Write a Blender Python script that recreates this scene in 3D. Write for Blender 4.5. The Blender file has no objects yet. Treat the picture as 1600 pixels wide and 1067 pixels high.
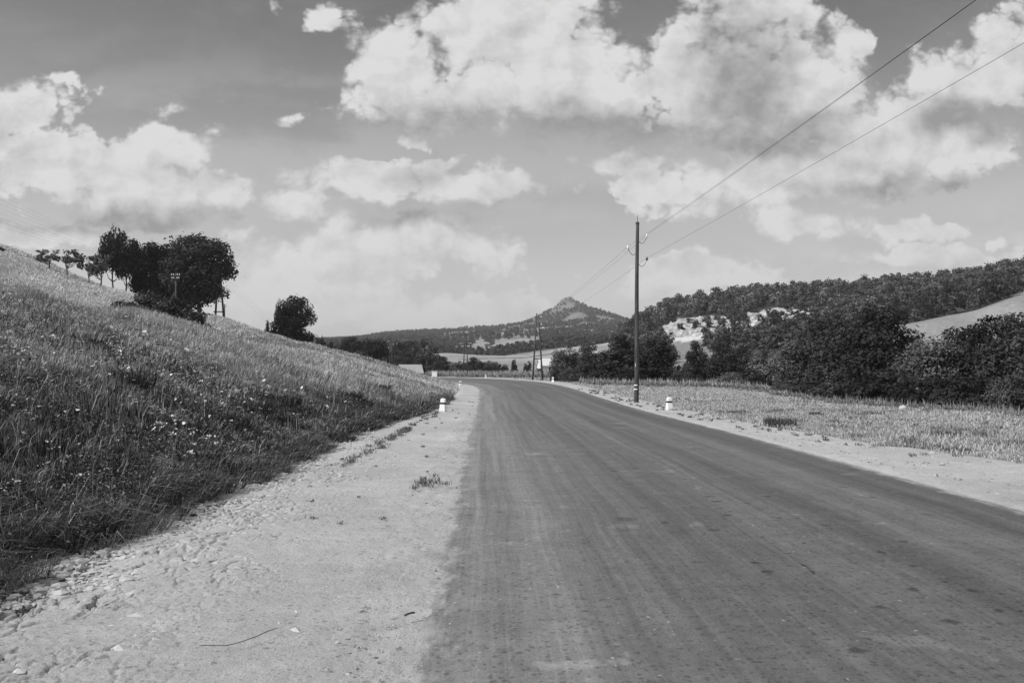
import bpy, math, random
import numpy as np
R = math.radians
RNG = np.random.default_rng(7)
random.seed(7)
SC = bpy.context.scene
COL = SC.collection

# ------------------------------------------------------------------ camera
CAMH = 1.7; FPX = 1250.0; HOR = 576.0          # eye height, focal length and horizon row in photo pixels
cam_d = bpy.data.cameras.new('camera'); cam = bpy.data.objects.new('camera', cam_d); COL.objects.link(cam)
cam.location = (0, 0, CAMH); cam.rotation_euler = (R(90), 0, 0)
cam_d.sensor_width = 36; cam_d.lens = FPX / 1600 * 36
cam_d.shift_y = (HOR - 533.5) / 1600
cam_d.clip_start = 0.1; cam_d.clip_end = 20000
SC.camera = cam
SC.view_settings.view_transform = 'Standard'; SC.view_settings.look = 'None'
SC.view_settings.exposure = 0.0; SC.view_settings.gamma = 1.0
SC.render.engine = 'CYCLES'
SC.cycles.max_bounces = 4; SC.cycles.diffuse_bounces = 2; SC.cycles.transparent_max_bounces = 4
SC.cycles.volume_bounces = 0

# ------------------------------------------------------------------ sun
SUN_EL = 44.0
SUNH = np.array([-0.86, -0.42]); SUNH /= np.linalg.norm(SUNH)
sdir = np.array([SUNH[0]*math.cos(R(SUN_EL)), SUNH[1]*math.cos(R(SUN_EL)), math.sin(R(SUN_EL))])
sd = bpy.data.lights.new('sun', 'SUN'); sun = bpy.data.objects.new('sun', sd); COL.objects.link(sun)
sd.energy = 4.4; sd.angle = R(0.5); sd.color = (1, 1, 1)
from mathutils import Vector
sun.rotation_euler = Vector(sdir).to_track_quat('Z', 'Y').to_euler()

# ------------------------------------------------------------------ node helper
class NT:
    def __init__(s, tree):
        s.t = tree; s.n = tree.nodes; s.l = tree.links
    def put(s, sock, v):
        if v is None: return
        if isinstance(v, bpy.types.NodeSocket): s.l.new(v, sock)
        else: sock.default_value = v
    def math(s, op, a, b=None, c=None, clamp=False):
        n = s.n.new('ShaderNodeMath'); n.operation = op; n.use_clamp = clamp
        for i, v in enumerate((a, b, c)): s.put(n.inputs[i], v)
        return n.outputs[0]
    def vec(s, op, a, b=None):
        n = s.n.new('ShaderNodeVectorMath'); n.operation = op
        s.put(n.inputs[0], a); s.put(n.inputs[1], b)
        return n.outputs['Value'] if op in ('LENGTH', 'DOT_PRODUCT', 'DISTANCE') else n.outputs['Vector']
    def noise(s, vec, scale, detail=4, rough=0.55, dist=0.0, dim='3D'):
        n = s.n.new('ShaderNodeTexNoise'); n.noise_dimensions = dim; s.put(n.inputs['Vector'], vec)
        n.inputs['Scale'].default_value = scale; n.inputs['Detail'].default_value = detail
        n.inputs['Roughness'].default_value = rough; n.inputs['Distortion'].default_value = dist
        return n.outputs['Fac']
    def voro(s, vec, scale, feature='F1', rnd=1.0, dim='3D'):
        n = s.n.new('ShaderNodeTexVoronoi'); n.voronoi_dimensions = dim; n.feature = feature; s.put(n.inputs['Vector'], vec)
        n.inputs['Scale'].default_value = scale; n.inputs['Randomness'].default_value = rnd
        return n.outputs['Distance']
    def comb(s, x, y, z=0.0):
        n = s.n.new('ShaderNodeCombineXYZ')
        s.put(n.inputs[0], x); s.put(n.inputs[1], y); s.put(n.inputs[2], z); return n.outputs[0]
    def sep(s, v):
        n = s.n.new('ShaderNodeSeparateXYZ'); s.put(n.inputs[0], v); return n.outputs
    def mapr(s, v, a, b, c, d, smooth=False):
        n = s.n.new('ShaderNodeMapRange'); n.interpolation_type = 'SMOOTHSTEP' if smooth else 'LINEAR'
        s.put(n.inputs['Value'], v)
        for k, x in (('From Min', a), ('From Max', b), ('To Min', c), ('To Max', d)): s.put(n.inputs[k], x)
        return n.outputs['Result']
    def spots(s, p, scale, thr, r0, r1, soft=.25):  # scattered round marks, 1 inside
        n = s.n.new('ShaderNodeTexVoronoi'); n.voronoi_dimensions = '2D'; s.put(n.inputs['Vector'], p); n.inputs['Scale'].default_value = scale
        c = s.sep(n.outputs['Color']); rad = s.mapr(c[1], 0, 1, r0, r1)
        m = s.mapr(s.math('DIVIDE', n.outputs['Distance'], rad), 1-soft, 1+soft, 1, 0)
        return s.math('MULTIPLY', m, s.math('GREATER_THAN', c[0], thr))
    def mix(s, f, a, b): # float mix
        return s.math('ADD', a, s.math('MULTIPLY', f, s.math('SUBTRACT', b, a)))

# ------------------------------------------------------------------ sky: Nishita sky seen on red sensitive black and white film, cumulus clouds in it
SKY_TOP, SKY_LOW, CLOUD = 1.0, 1.75, 9.2
def make_world():
    w = bpy.data.worlds.new('World'); SC.world = w; w.use_nodes = True
    t = NT(w.node_tree); t.n.clear()
    sky = t.n.new('ShaderNodeTexSky'); sky.sky_type = 'NISHITA'; sky.sun_disc = False
    sky.sun_elevation = R(SUN_EL); sky.sun_rotation = math.atan2(SUNH[0], SUNH[1])
    sky.air_density = 1.0; sky.dust_density = 2.0; sky.ozone_density = 1.0
    lum = t.vec('DOT_PRODUCT', sky.outputs[0], (0.75, 0.25, 0.0))
    tc = t.n.new('ShaderNodeTexCoord'); d = t.vec('NORMALIZE', tc.outputs['Generated'])
    x, y, z = t.sep(d)
    yy = t.math('MAXIMUM', y, 0.18)
    U = t.math('MULTIPLY_ADD', t.math('DIVIDE', x, yy), 1.25, 0.8)
    V = t.math('MULTIPLY_ADD', t.math('DIVIDE', z, yy), -1.25, 0.576)
    P = t.comb(U, V)
    lum = t.math('MULTIPLY', lum, t.mapr(V, -0.05, 0.34, SKY_TOP, SKY_LOW, True))
    def warp(q, sc, det, ax, ay, off=(0, 0, 0)):
        wob = t.n.new('ShaderNodeTexNoise'); wob.noise_dimensions = '2D'; t.put(wob.inputs['Vector'], t.vec('ADD', q, off)); wob.inputs['Scale'].default_value = sc
        wob.inputs['Detail'].default_value = det
        return t.vec('ADD', q, t.vec('MULTIPLY', t.vec('SUBTRACT', wob.outputs['Color'], (0.5, 0.5, 0.5)), (ax, ay, 0)))
    Q = warp(P, 7, 3, 0.075, 0.055)              # bends the cloud outlines
    Q = warp(Q, 26, 4, 0.040, 0.030, (2, 9, 0))
    def blobs(lst, q, k=0.30):
        cur = None
        for (cu, cv, ru, rv, *ex) in lst:
            dd = t.vec('LENGTH', t.vec('MULTIPLY', t.vec('SUBTRACT', q, (cu, cv, 0)), (1/ru, 1/rv, 0)))
            if ex: dd = t.math('ADD', dd, ex[0])
            cur = dd if cur is None else t.math('SMOOTH_MIN', cur, dd, k)
        return cur
    C = [(.80,.02,.15,.12),(.61,.11,.085,.085),(.92,.10,.10,.085),(.66,.165,.13,.045),(.82,.15,.18,.06),(.99,.125,.06,.035),
         (1.18,.0,.10,.10),(1.13,.13,.11,.12),(1.27,.14,.09,.09),(1.325,.065,.042,.035),(1.16,.20,.13,.05),
         (1.50,.13,.11,.06),(1.60,.08,.07,.09),(1.42,.215,.17,.06),(1.54,.21,.05,.035),
         (.99,.255,.09,.02),(1.02,.29,.08,.03),(1.16,.29,.17,.05),(1.32,.27,.17,.055),(1.24,.345,.085,.03),
         (.56,.285,.13,.034),(.74,.29,.14,.034),(.46,.325,.07,.026),
         (.27,.165,.10,.03,.5),(.35,.20,.06,.03,.5),(.26,.225,.085,.05),(.07,.25,.16,.055),(.22,.30,.18,.06),(.02,.165,.09,.045),(.10,.13,.09,.03,.6),(.445,.186,.07,.03,.78),
         (.60,.39,.22,.055),(.42,.42,.14,.05),(.77,.48,.08,.035),(.50,.48,.25,.05),
         (.508,.03,.05,.04,.55),(.425,.005,.04,.035,.55),(.65,.215,.05,.02,.6),(.70,.245,.05,.02,.6),(1.55,.374,.05,.02,.5),(1.42,.36,.10,.022),(1.09,.43,.15,.035),(1.5,.40,.22,.018),(.05,.37,.14,.025)]
    m = blobs(C, Q, .22)
    side = t.math('MAXIMUM', t.mapr(V, -.12, -.5, 0, 1), t.math('MAXIMUM', t.mapr(U, 1.75, 2.1, 0, 1), t.mapr(U, -.15, -.5, 0, 1)), clamp=True)
    gen = t.mapr(t.noise(t.vec('MULTIPLY', d, (1, 1, 2.0)), 2.6, 2), .35, .62, 1.9, .2)
    m = t.mix(side, m, gen)
    Pw = warp(P, 24, 2, 0.016, 0.013, (5, 3, 0))
    Pw = t.vec('MULTIPLY', Pw, (1, 1.3, 1))
    def sq(v): return t.math('MULTIPLY', v, v)
    def billow(p, fine=True):
        a = t.math('MULTIPLY', sq(t.voro(p, 17, dim='2D')), .75)
        a = t.math('ADD', a, t.math('MULTIPLY', sq(t.voro(t.vec('ADD', p, (3.3, 7.1, 0)), 41, dim='2D')), .45))
        if fine: a = t.math('ADD', a, t.math('MULTIPLY', sq(t.voro(t.vec('ADD', p, (1.3, 2.1, 0)), 95, dim='2D')), .25))
        return a
    b1 = billow(Pw); b2 = billow(t.vec('ADD', Pw, (-0.010, -0.014, 0)), False)
    n1 = t.noise(Pw, 10, 10, .60, dim='2D')
    n2 = t.noise(t.vec('ADD', Pw, (-0.012, -0.022, 0)), 10, 4, .55, dim='2D')
    n3 = t.noise(t.vec('ADD', P, (3.1, 1.7, 0)), 6.0, 5, 0.55, dim='2D')
    base = t.math('MINIMUM', t.math('MULTIPLY', t.math('SUBTRACT', 1.14, m), 1.7), 1.6)
    dens = t.math('ADD', base, t.math('MULTIPLY', t.math('SUBTRACT', .22, b1), 1.0))
    dens = t.math('ADD', dens, t.math('MULTIPLY', t.math('SUBTRACT', n1, .5), 1.95))
    wisp = t.mapr(n3, .36, .62, .30, .95)
    alpha = t.mapr(dens, 0.0, wisp, 0.0, 1.0, True)
    relief = t.math('SUBTRACT', n1, n2)
    S = [(1.17,.215,.14,.045),(1.17,.12,.07,.11),(.88,.215,.20,.035),(.95,.19,.08,.03),(1.44,.30,.14,.025),(.20,.345,.2,.02),(.72,.335,.2,.018),(1.52,.19,.09,.03),(.70,.19,.09,.03)]
    sm = blobs(S, Q, .3)
    shade = t.mapr(sm, 0.2, 1.7, 1.0, 0.0, True)
    br = t.math('ADD', 0.765, t.math('MULTIPLY', relief, .60))
    br = t.math('ADD', br, t.math('MULTIPLY', t.math('SUBTRACT', .2, t.math('MULTIPLY', t.math('ADD', b1, b2), .5)), .16))
    br = t.math('ADD', br, t.math('MULTIPLY', t.math('SUBTRACT', n3, .5), .30))
    br = t.math('SUBTRACT', br, t.math('MULTIPLY', shade, 0.38))
    br = t.math('MINIMUM', t.math('MAXIMUM', br, .34), .80)
    cl = t.math('MULTIPLY', br, CLOUD)
    vn = t.noise(t.vec('MULTIPLY', warp(P, 3, 3, .2, .1), (1, 1.9, 1)), 3.4, 7, .62, dim='2D')
    veil = t.math('MULTIPLY', t.mapr(vn, .40, .62, 0, .75, True), t.mapr(V, .08, .3, .12, 1))
    lum = t.mix(veil, lum, CLOUD*0.56)
    out = t.mix(alpha, lum, cl)
    hz = t.mapr(V, .36, .54, 0, .62, True)
    out = t.mix(hz, out, CLOUD*0.71)
    out = t.mix(t.mapr(V, .50, .57, 0, 1, True), out, CLOUD*0.68)
    bg = t.n.new('ShaderNodeBackground'); t.put(bg.inputs['Color'], out); bg.inputs['Strength'].default_value = 0.10
    wo = t.n.new('ShaderNodeOutputWorld'); t.l.new(bg.outputs[0], wo.inputs[0])
    w.cycles.sampling_method = 'MANUAL'; w.cycles.sample_map_resolution = 512
make_world()

# ------------------------------------------------------------------ materials (all neutral: the photograph is black and white)
MATS = {}
def mat(name, val, rough=0.8, fn=None, spec=0.3):
    m = bpy.data.materials.new(name); m.use_nodes = True
    t = NT(m.node_tree); b = m.node_tree.nodes['Principled BSDF']
    b.inputs['Base Color'].default_value = (val, val, val, 1)
    b.inputs['Roughness'].default_value = rough; b.inputs['Specular IOR Level'].default_value = spec
    if fn: fn(t, b, m)
    MATS[name] = m; return m
def pos(t):
    return t.n.new('ShaderNodeNewGeometry').outputs['Position']
def objc(t):
    return t.n.new('ShaderNodeTexCoord').outputs['Object']
def attr(t, name):
    a = t.n.new('ShaderNodeAttribute'); a.attribute_name = name; return a.outputs['Fac']
def bump(t, b, h, strength, dist):
    n = t.n.new('ShaderNodeBump'); n.inputs['Strength'].default_value = strength; n.inputs['Distance'].default_value = dist
    t.put(n.inputs['Height'], h); t.l.new(n.outputs[0], b.inputs['Normal'])

def f_ground(t, b, m):
    p = pos(t)
    n = t.math('MULTIPLY', t.mapr(t.noise(p, .9, 8, .7), .25, .75, .70, 1.3), t.mapr(t.noise(p, 6, 4, .6), .3, .7, .75, 1.25))
    t.put(b.inputs['Base Color'], t.math('MULTIPLY', attr(t, 'tone'), n))
    bump(t, b, t.noise(p, 8, 6, .7), .8, .06)
mat('ground', .2, .95, f_ground, .1)
def f_tone(lo, hi, sc):
    def f(t, b, m):
        p = pos(t)
        t.put(b.inputs['Base Color'], t.math('MULTIPLY', attr(t, 'tone'), t.mapr(t.noise(p, sc, 4, .6), .3, .7, lo, hi)))
    return f
def thin(t, b, m, colsock, amount):
    tr = t.n.new('ShaderNodeBsdfTranslucent'); t.put(tr.inputs[0], colsock)
    mx = t.n.new('ShaderNodeMixShader'); mx.inputs[0].default_value = amount
    out = [n for n in t.n if n.type == 'OUTPUT_MATERIAL'][0]
    t.l.new(b.outputs[0], mx.inputs[1]); t.l.new(tr.outputs[0], mx.inputs[2]); t.l.new(mx.outputs[0], out.inputs[0])
def f_blade(t, b, m):
    c = attr(t, 'tone'); t.put(b.inputs['Base Color'], c); thin(t, b, m, c, .12)
mat('grass_blade', .2, .7, f_blade, .2)
def f_leaf(lo, hi, sc):
    def f(t, b, m):
        p = pos(t)
        oi = t.n.new('ShaderNodeObjectInfo').outputs['Random']
        c = t.math('MULTIPLY', t.mapr(t.noise(p, sc, 5, .7), .32, .68, lo, hi), t.mapr(oi, 0, 1, .62, 1.45))
        c = t.math('MULTIPLY', c, attr(t, 'tone'))
        t.put(b.inputs['Base Color'], c); thin(t, b, m, c, .15)
    return f
mat('leaf_dark', .05, .75, f_leaf(.022, .058, 1.3), .12)
mat('leaf_mid', .07, .75, f_leaf(.060, .13, 1.3), .12)
mat('leaf_pale', .1, .75, f_leaf(.10, .19, 1.3), .12)
mat('wood_leaf', .06, .8, f_leaf(.036, .105, .10), .1)
def f_bark(t, b, m):
    p = t.vec('MULTIPLY', objc(t), (1, 1, .15))
    t.put(b.inputs['Base Color'], t.mapr(t.noise(p, 14, 5, .7), .3, .7, .03, .11)); bump(t, b, t.noise(p, 14, 5, .7), .6, .03)
mat('bark', .06, .9, f_bark)
def f_palebark(t, b, m):
    t.put(b.inputs['Base Color'], t.mapr(t.noise(objc(t), 9, 4, .7), .3, .7, .22, .5))
mat('limewashed_bark', .4, .9, f_palebark)
def f_pole(t, b, m):
    o = objc(t); p = t.vec('MULTIPLY', o, (1, 1, .04))
    a = t.mapr(t.noise(p, 26, 6, .75), .32, .66, .022, .085)
    c = t.mapr(t.noise(p, 60, 2, .5), .60, .66, 1, .3)
    g = t.mapr(t.noise(o, 1.2, 3, .5), .35, .7, .8, 1.6)
    t.put(b.inputs['Base Color'], t.math('MULTIPLY', t.math('MULTIPLY', a, c), g)); bump(t, b, t.noise(p, 40, 4, .7), .7, .02)
mat('pole_wood', .06, .8, f_pole)
def f_white(t, b, m):
    o = objc(t)
    a = t.mapr(t.noise(o, 9, 6, .7), .3, .75, .88, .74)
    a = t.math('MULTIPLY', a, t.mapr(t.noise(o, 26, 4, .6), .66, .72, 1, .5))
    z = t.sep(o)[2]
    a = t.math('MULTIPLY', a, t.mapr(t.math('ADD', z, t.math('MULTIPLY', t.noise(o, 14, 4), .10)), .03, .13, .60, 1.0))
    t.put(b.inputs['Base Color'], a); bump(t, b, t.noise(o, 30, 5, .6), .4, .01)
mat('limewash', .8, .85, f_white)
mat('black_paint', .015, .6)
mat('porcelain', .8, .25, None, .5)
mat('dark_porcelain', .03, .2, None, .5)
mat('iron', .05, .5)
mat('wire', .03, .6)
def f_wall(t, b, m):
    t.put(b.inputs['Base Color'], t.mapr(t.noise(objc(t), 1.5, 5, .6), .3, .7, .62, .78))
mat('plaster', .7, .9, f_wall)
def f_tile(lo, hi):
    def f(t, b, m):
        o = objc(t); w = t.n.new('ShaderNodeTexWave'); w.inputs['Scale'].default_value = 4; w.inputs['Distortion'].default_value = 1.5
        t.put(w.inputs['Vector'], o)
        a = t.math('MULTIPLY', t.mapr(w.outputs['Fac'], 0, 1, .85, 1.05), t.mapr(t.noise(o, 2, 5, .7), .3, .7, lo, hi))
        t.put(b.inputs['Base Color'], a)
    return f
mat('roof_pale', .6, .8, f_tile(.5, .7))
mat('roof_thatch', .3, .9, f_tile(.28, .42))
mat('glass_dark', .02, .15)
def f_rock(t, b, m):
    p = pos(t)
    a = t.mapr(t.noise(p, .34, 8, .8), .36, .60, .12, .60)
    a = t.math('MULTIPLY', a, t.mapr(t.noise(p, 1.3, 4, .7), .35, .6, .7, 1.05))
    t.put(b.inputs['Base Color'], a); bump(t, b, t.noise(p, .8, 6, .7), 1, .8)
mat('pale_rock', .6, .95, f_rock, .1)
mat('grey_rock', .2, .95, lambda t, b, m: t.put(b.inputs['Base Color'], t.mapr(t.noise(pos(t), .12, 6, .7), .3, .7, .09, .26)), .1)
def f_stone(t, b, m):
    t.put(b.inputs['Base Color'], t.mapr(t.noise(pos(t), 6, 4, .6), .3, .7, .22, .42))
mat('stone', .3, .9, f_stone, .1)
mat('clod', .4, .95, lambda t, b, m: t.put(b.inputs['Base Color'], t.mapr(t.noise(pos(t), 5, 4, .6), .3, .7, .34, .50)), .1)
def f_verge(t, b, m):
    p = pos(t)
    big = t.mapr(t.noise(p, .35, 6, .65), .3, .7, .80, 1.12)
    med = t.mapr(t.noise(p, 3.5, 7, .75), .3, .7, .86, 1.10)
    fine = t.mapr(t.noise(p, 60, 3, .7), .3, .7, .84, 1.12)
    gr = t.mapr(t.voro(p, 34), .08, .22, .62, 1.0)
    grn = t.mapr(t.noise(p, 2.2, 4, .7), .52, .62, 0, 1)
    gg = t.mix(grn, 1.0, gr)
    c = t.math('MULTIPLY', t.math('MULTIPLY', big, med), t.math('MULTIPLY', fine, .43))
    c = t.math('MULTIPLY', c, gg)
    for (sc, th, r0, r1, amt) in ((9, .78, .08, .2, .66), (22, .7, .1, .3, .7), (3, .85, .04, .10, .6)): c = t.math('MULTIPLY', c, t.mix(t.spots(t.vec('ADD', p, (sc, sc, 0)), sc, th, r0, r1), 1.0, amt))
    t.put(b.inputs['Base Color'], c)
    h = t.math('ADD', t.noise(p, 14, 8, .75), t.math('MULTIPLY', t.noise(p, 80, 3, .7), .3))
    bump(t, b, h, .8, .035)
mat('dry_earth', .44, .95, f_verge, .1)
def f_road(t, b, m):
    uv = t.n.new('ShaderNodeUVMap').outputs[0]          # u = across 0..1, v = metres along
    a, v, _ = t.sep(uv); p = pos(t)
    wand = t.math('MULTIPLY', t.math('SUBTRACT', t.noise(t.comb(0.0, v, 0.0), .12, 3), .5), .05)
    au = t.math('ADD', a, wand)
    s1 = t.noise(t.comb(t.math('MULTIPLY', au, 7.0), t.math('MULTIPLY', v, .012), 0.0), 1.5, 6, .75)
    s2 = t.noise(t.comb(t.math('MULTIPLY', au, 60.0), t.math('MULTIPLY', v, .10), 4.0), 1.0, 4, .7)
    c = t.math('MULTIPLY', t.mapr(s1, .32, .68, .62, 1.42), t.mapr(s2, .28, .72, .80, 1.20))
    # wheel polished and oil darkened bands
    def band(ctr, w, amt):
        dd = t.math('ABSOLUTE', t.math('SUBTRACT', au, ctr))
        return t.mapr(dd, 0, w, amt, 1.0, True)
    for ctr, w, amt in ((.34, .06, .86), (.60, .10, .84), (.86, .09, .74), (.47, .05, .92)):
        c = t.math('MULTIPLY', c, band(ctr, w, amt))
    # paler dusty left side and ragged dust at both edges
    dust = t.mapr(t.math('ADD', a, t.math('MULTIPLY', t.math('SUBTRACT', t.noise(p, .6, 5), .5), .08)), .0, .36, 1.62, .96, True)
    c = t.math('MULTIPLY', c, dust)
    e = t.math('MINIMUM', a, t.math('SUBTRACT', 1.0, a))
    en = t.math('ADD', t.math('MULTIPLY', e, 7.0), t.math('MULTIPLY', t.math('SUBTRACT', t.noise(t.comb(t.math('MULTIPLY', a, 14), t.math('MULTIPLY', v, .8), 0.0), 2.0, 8, .75), .5), 1.2))
    edge = t.mapr(en, -.02, .30, 1, 0, True)
    # grit, tar spots, dried splashes
    c = t.math('MULTIPLY', c, t.mapr(t.noise(p, 45, 4, .8), .3, .7, .74, 1.26))
    c = t.math('MULTIPLY', c, t.mapr(t.noise(p, 11, 4, .7), .3, .7, .86, 1.14))
    c = t.math('MULTIPLY', c, t.mapr(t.noise(p, 1.6, 8, .78), .32, .68, .82, 1.2))
    pw = t.n.new('ShaderNodeTexNoise'); t.put(pw.inputs['Vector'], p); pw.inputs['Scale'].default_value = 14; pw.inputs['Detail'].default_value = 3
    wp = t.vec('ADD', p, t.vec('MULTIPLY', t.vec('SUBTRACT', pw.outputs['Color'], (.5, .5, .5)), (.07, .07, 0)))
    pw2 = t.n.new('ShaderNodeTexNoise'); t.put(pw2.inputs['Vector'], p); pw2.inputs['Scale'].default_value = 3; pw2.inputs['Detail'].default_value = 6
    wp2 = t.vec('ADD', p, t.vec('MULTIPLY', t.vec('SUBTRACT', pw2.outputs['Color'], (.5, .5, .5)), (.9, .9, 0)))
    mid = t.mapr(t.math('ADD', t.noise(p, .5, 3, .5), t.mapr(t.math('ABSOLUTE', t.math('SUBTRACT', a, .5)), 0, .5, .12, -.1)), .42, .58, .1, 1)
    for (pp, sc, th, r0, r1, amt, msk) in ((wp, 2.3, .66, .04, .14, .45, mid), (wp, 7, .68, .06, .17, .55, mid), (wp, 19, .5, .12, .32, .6, None), (wp, .45, .74, .04, .11, .66, None), (wp2, .47, .50, .03, .14, 1.4, None), (wp2, 1.5, .70, .05, .15, 1.4, None), (wp, 9, .93, .05, .11, 2.4, None)):
        mk = t.spots(t.vec('ADD', pp, (sc*1.7, sc*.9, 0)), sc, th, r0, r1)
        if msk is not None: mk = t.math('MULTIPLY', mk, msk)
        c = t.math('MULTIPLY', c, t.mix(mk, 1.0, amt))
    c = t.math('MULTIPLY', c, .116)
    c = t.mix(edge, c, t.math('MULTIPLY', t.mapr(t.noise(p, 3.5, 6, .75), .3, .7, .8, 1.1), .36))
    t.put(b.inputs['Base Color'], c)
    bump(t, b, t.noise(p, 70, 4, .8), .6, .015)
    t.put(b.inputs['Roughness'], t.mapr(s1, .3, .7, .75, .6))
mat('worn_asphalt', .1, .7, f_road, .35)

# ------------------------------------------------------------------ small numpy toolkit
def hsh(ix, iy, seed):
    h = (ix.astype(np.int64)*374761393 + iy.astype(np.int64)*668265263 + seed*1442695041) & 0xFFFFFFFF
    h = ((h ^ (h >> 13))*1274126177) & 0xFFFFFFFF
    return ((h ^ (h >> 16)) & 0xFFFFFF)/float(0xFFFFFF)
def vnoise(x, y, seed=0):
    ix = np.floor(x); iy = np.floor(y); fx = x-ix; fy = y-iy
    fx = fx*fx*(3-2*fx); fy = fy*fy*(3-2*fy)
    a = hsh(ix, iy, seed); b = hsh(ix+1, iy, seed); c = hsh(ix, iy+1, seed); d = hsh(ix+1, iy+1, seed)
    return (a*(1-fx)+b*fx)*(1-fy) + (c*(1-fx)+d*fx)*fy
def fbm(x, y, oct=4, seed=0, gain=.5):
    s = 0; a = 1; tot = 0
    for i in range(oct):
        s = s + a*vnoise(x*2**i+17*i, y*2**i-9*i, seed+i); tot += a; a *= gain
    return s/tot
def worley(x, y, seed=0):
    ix = np.floor(x); iy = np.floor(y); f1 = np.full(x.shape, 9.); f2 = np.full(x.shape, 9.); cid = np.zeros(x.shape)
    for dx in (-1, 0, 1):
        for dy in (-1, 0, 1):
            px = ix+dx+hsh(ix+dx, iy+dy, seed); py = iy+dy+hsh(ix+dx, iy+dy, seed+5)
            d = np.hypot(px-x, py-y); c = hsh(ix+dx, iy+dy, seed+11)
            m = d < f1
            f2 = np.where(m, f1, np.minimum(f2, d)); cid = np.where(m, c, cid); f1 = np.where(m, d, f1)
    return f1, f2, cid
def sst(a, b, x):
    t = np.clip((x-a)/(b-a), 0, 1); return t*t*(3-2*t)

def mesh_np(name, V, F, material, smooth=False, tone=None, uv=None):
    V = np.asarray(V, dtype=np.float32); F = np.asarray(F, dtype=np.int32); k = F.shape[1]; n = len(F)
    me = bpy.data.meshes.new(name)
    me.vertices.add(len(V)); me.vertices.foreach_set('co', V.ravel())
    me.loops.add(n*k); me.loops.foreach_set('vertex_index', F.ravel())
    me.polygons.add(n); me.polygons.foreach_set('loop_start', np.arange(0, n*k, k, dtype=np.int32))
    me.polygons.foreach_set('loop_total', np.full(n, k, dtype=np.int32))
    me.polygons.foreach_set('use_smooth', np.full(n, smooth, dtype=bool))
    if tone is not None:
        a = me.attributes.new('tone', 'FLOAT', 'POINT'); a.data.foreach_set('value', np.asarray(tone, dtype=np.float32))
    if uv is not None:
        u = me.uv_layers.new(name='UVMap'); u.data.foreach_set('uv', np.asarray(uv, dtype=np.float32)[F.ravel()].ravel())
    me.update(calc_edges=True); me.materials.append(MATS[material])
    return me
def link(name, me, parent=None, loc=None, rot=None, scale=None):
    o = bpy.data.objects.new(name, me); COL.objects.link(o)
    if parent: o.parent = parent
    if loc is not None: o.location = loc
    if rot is not None: o.rotation_euler = rot
    if scale is not None: o.scale = scale
    return o
def thing(name, label, cat, loc=(0, 0, 0), rotz=0, group=None, scale=None):
    o = link(name, None, None, loc, (0, 0, rotz), scale); o.empty_display_size = .2
    o['label'] = label; o['category'] = cat
    if group: o['group'] = group
    return o
def tagit(o, label, cat, group=None, kind=None):
    o['label'] = label; o['category'] = cat
    if group: o['group'] = group
    if kind: o['kind'] = kind
    return o

class MB:                                        # collects shapes into one mesh of quads/tris
    def __init__(s): s.v = []; s.f = []; s.n = 0
    def add(s, V, F):
        s.v += [tuple(map(float, p)) for p in V]; s.f += [tuple(int(i)+s.n for i in f) for f in F]; s.n += len(V)
    def tube(s, pts, rad, n=8, caps=True):
        pts = np.asarray(pts, float); m = len(pts)
        if np.isscalar(rad): rad = [rad]*m
        tg = np.gradient(pts, axis=0) if m > 2 else np.array([pts[1]-pts[0]]*2)
        V = []
        ref = np.array([0, 0, 1.]) if abs(tg[0][2]) < .9*np.linalg.norm(tg[0]) else np.array([1., 0, 0])
        for i in range(m):
            t = tg[i]/max(np.linalg.norm(tg[i]), 1e-9); a = np.cross(t, ref); a /= max(np.linalg.norm(a), 1e-9); b = np.cross(t, a)
            for k in range(n):
                an = 2*math.pi*k/n; V.append(pts[i]+rad[i]*(math.cos(an)*a+math.sin(an)*b))
        F = [(i*n+k, i*n+(k+1) % n, (i+1)*n+(k+1) % n, (i+1)*n+k) for i in range(m-1) for k in range(n)]
        if caps: F += [tuple(range(n))[::-1], tuple(range((m-1)*n, m*n))]
        s.add(V, F)
    def box(s, c, d):
        x, y, z = c; a, b, h = d[0]/2, d[1]/2, d[2]/2
        V = [(x+i*a, y+j*b, z+k*h) for k in (-1, 1) for j in (-1, 1) for i in (-1, 1)]
        s.add(V, [(0, 2, 3, 1), (4, 5, 7, 6), (0, 1, 5, 4), (2, 6, 7, 3), (0, 4, 6, 2), (1, 3, 7, 5)])
    def lathe(s, prof, c=(0, 0, 0), n=14):
        V = [(c[0]+r*math.cos(2*math.pi*k/n), c[1]+r*math.sin(2*math.pi*k/n), c[2]+z) for r, z in prof for k in range(n)]
        m = len(prof)
        F = [(i*n+k, i*n+(k+1) % n, (i+1)*n+(k+1) % n, (i+1)*n+k) for i in range(m-1) for k in range(n)]
        F += [tuple(range(n))[::-1], tuple(range((m-1)*n, m*n))]
        s.add(V, F)
    def mesh(s, name, material, smooth=False):
        me = bpy.data.meshes.new(name); me.from_pydata(s.v, [], s.f); me.update(); me.materials.append(MATS[material])
        if smooth: me.polygons.foreach_set('use_smooth', [True]*len(me.polygons))
        return me
    def build(s, name, material, parent=None, smooth=False, **k):
        return link(name, s.mesh(name, material, smooth), parent, **k)

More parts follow.
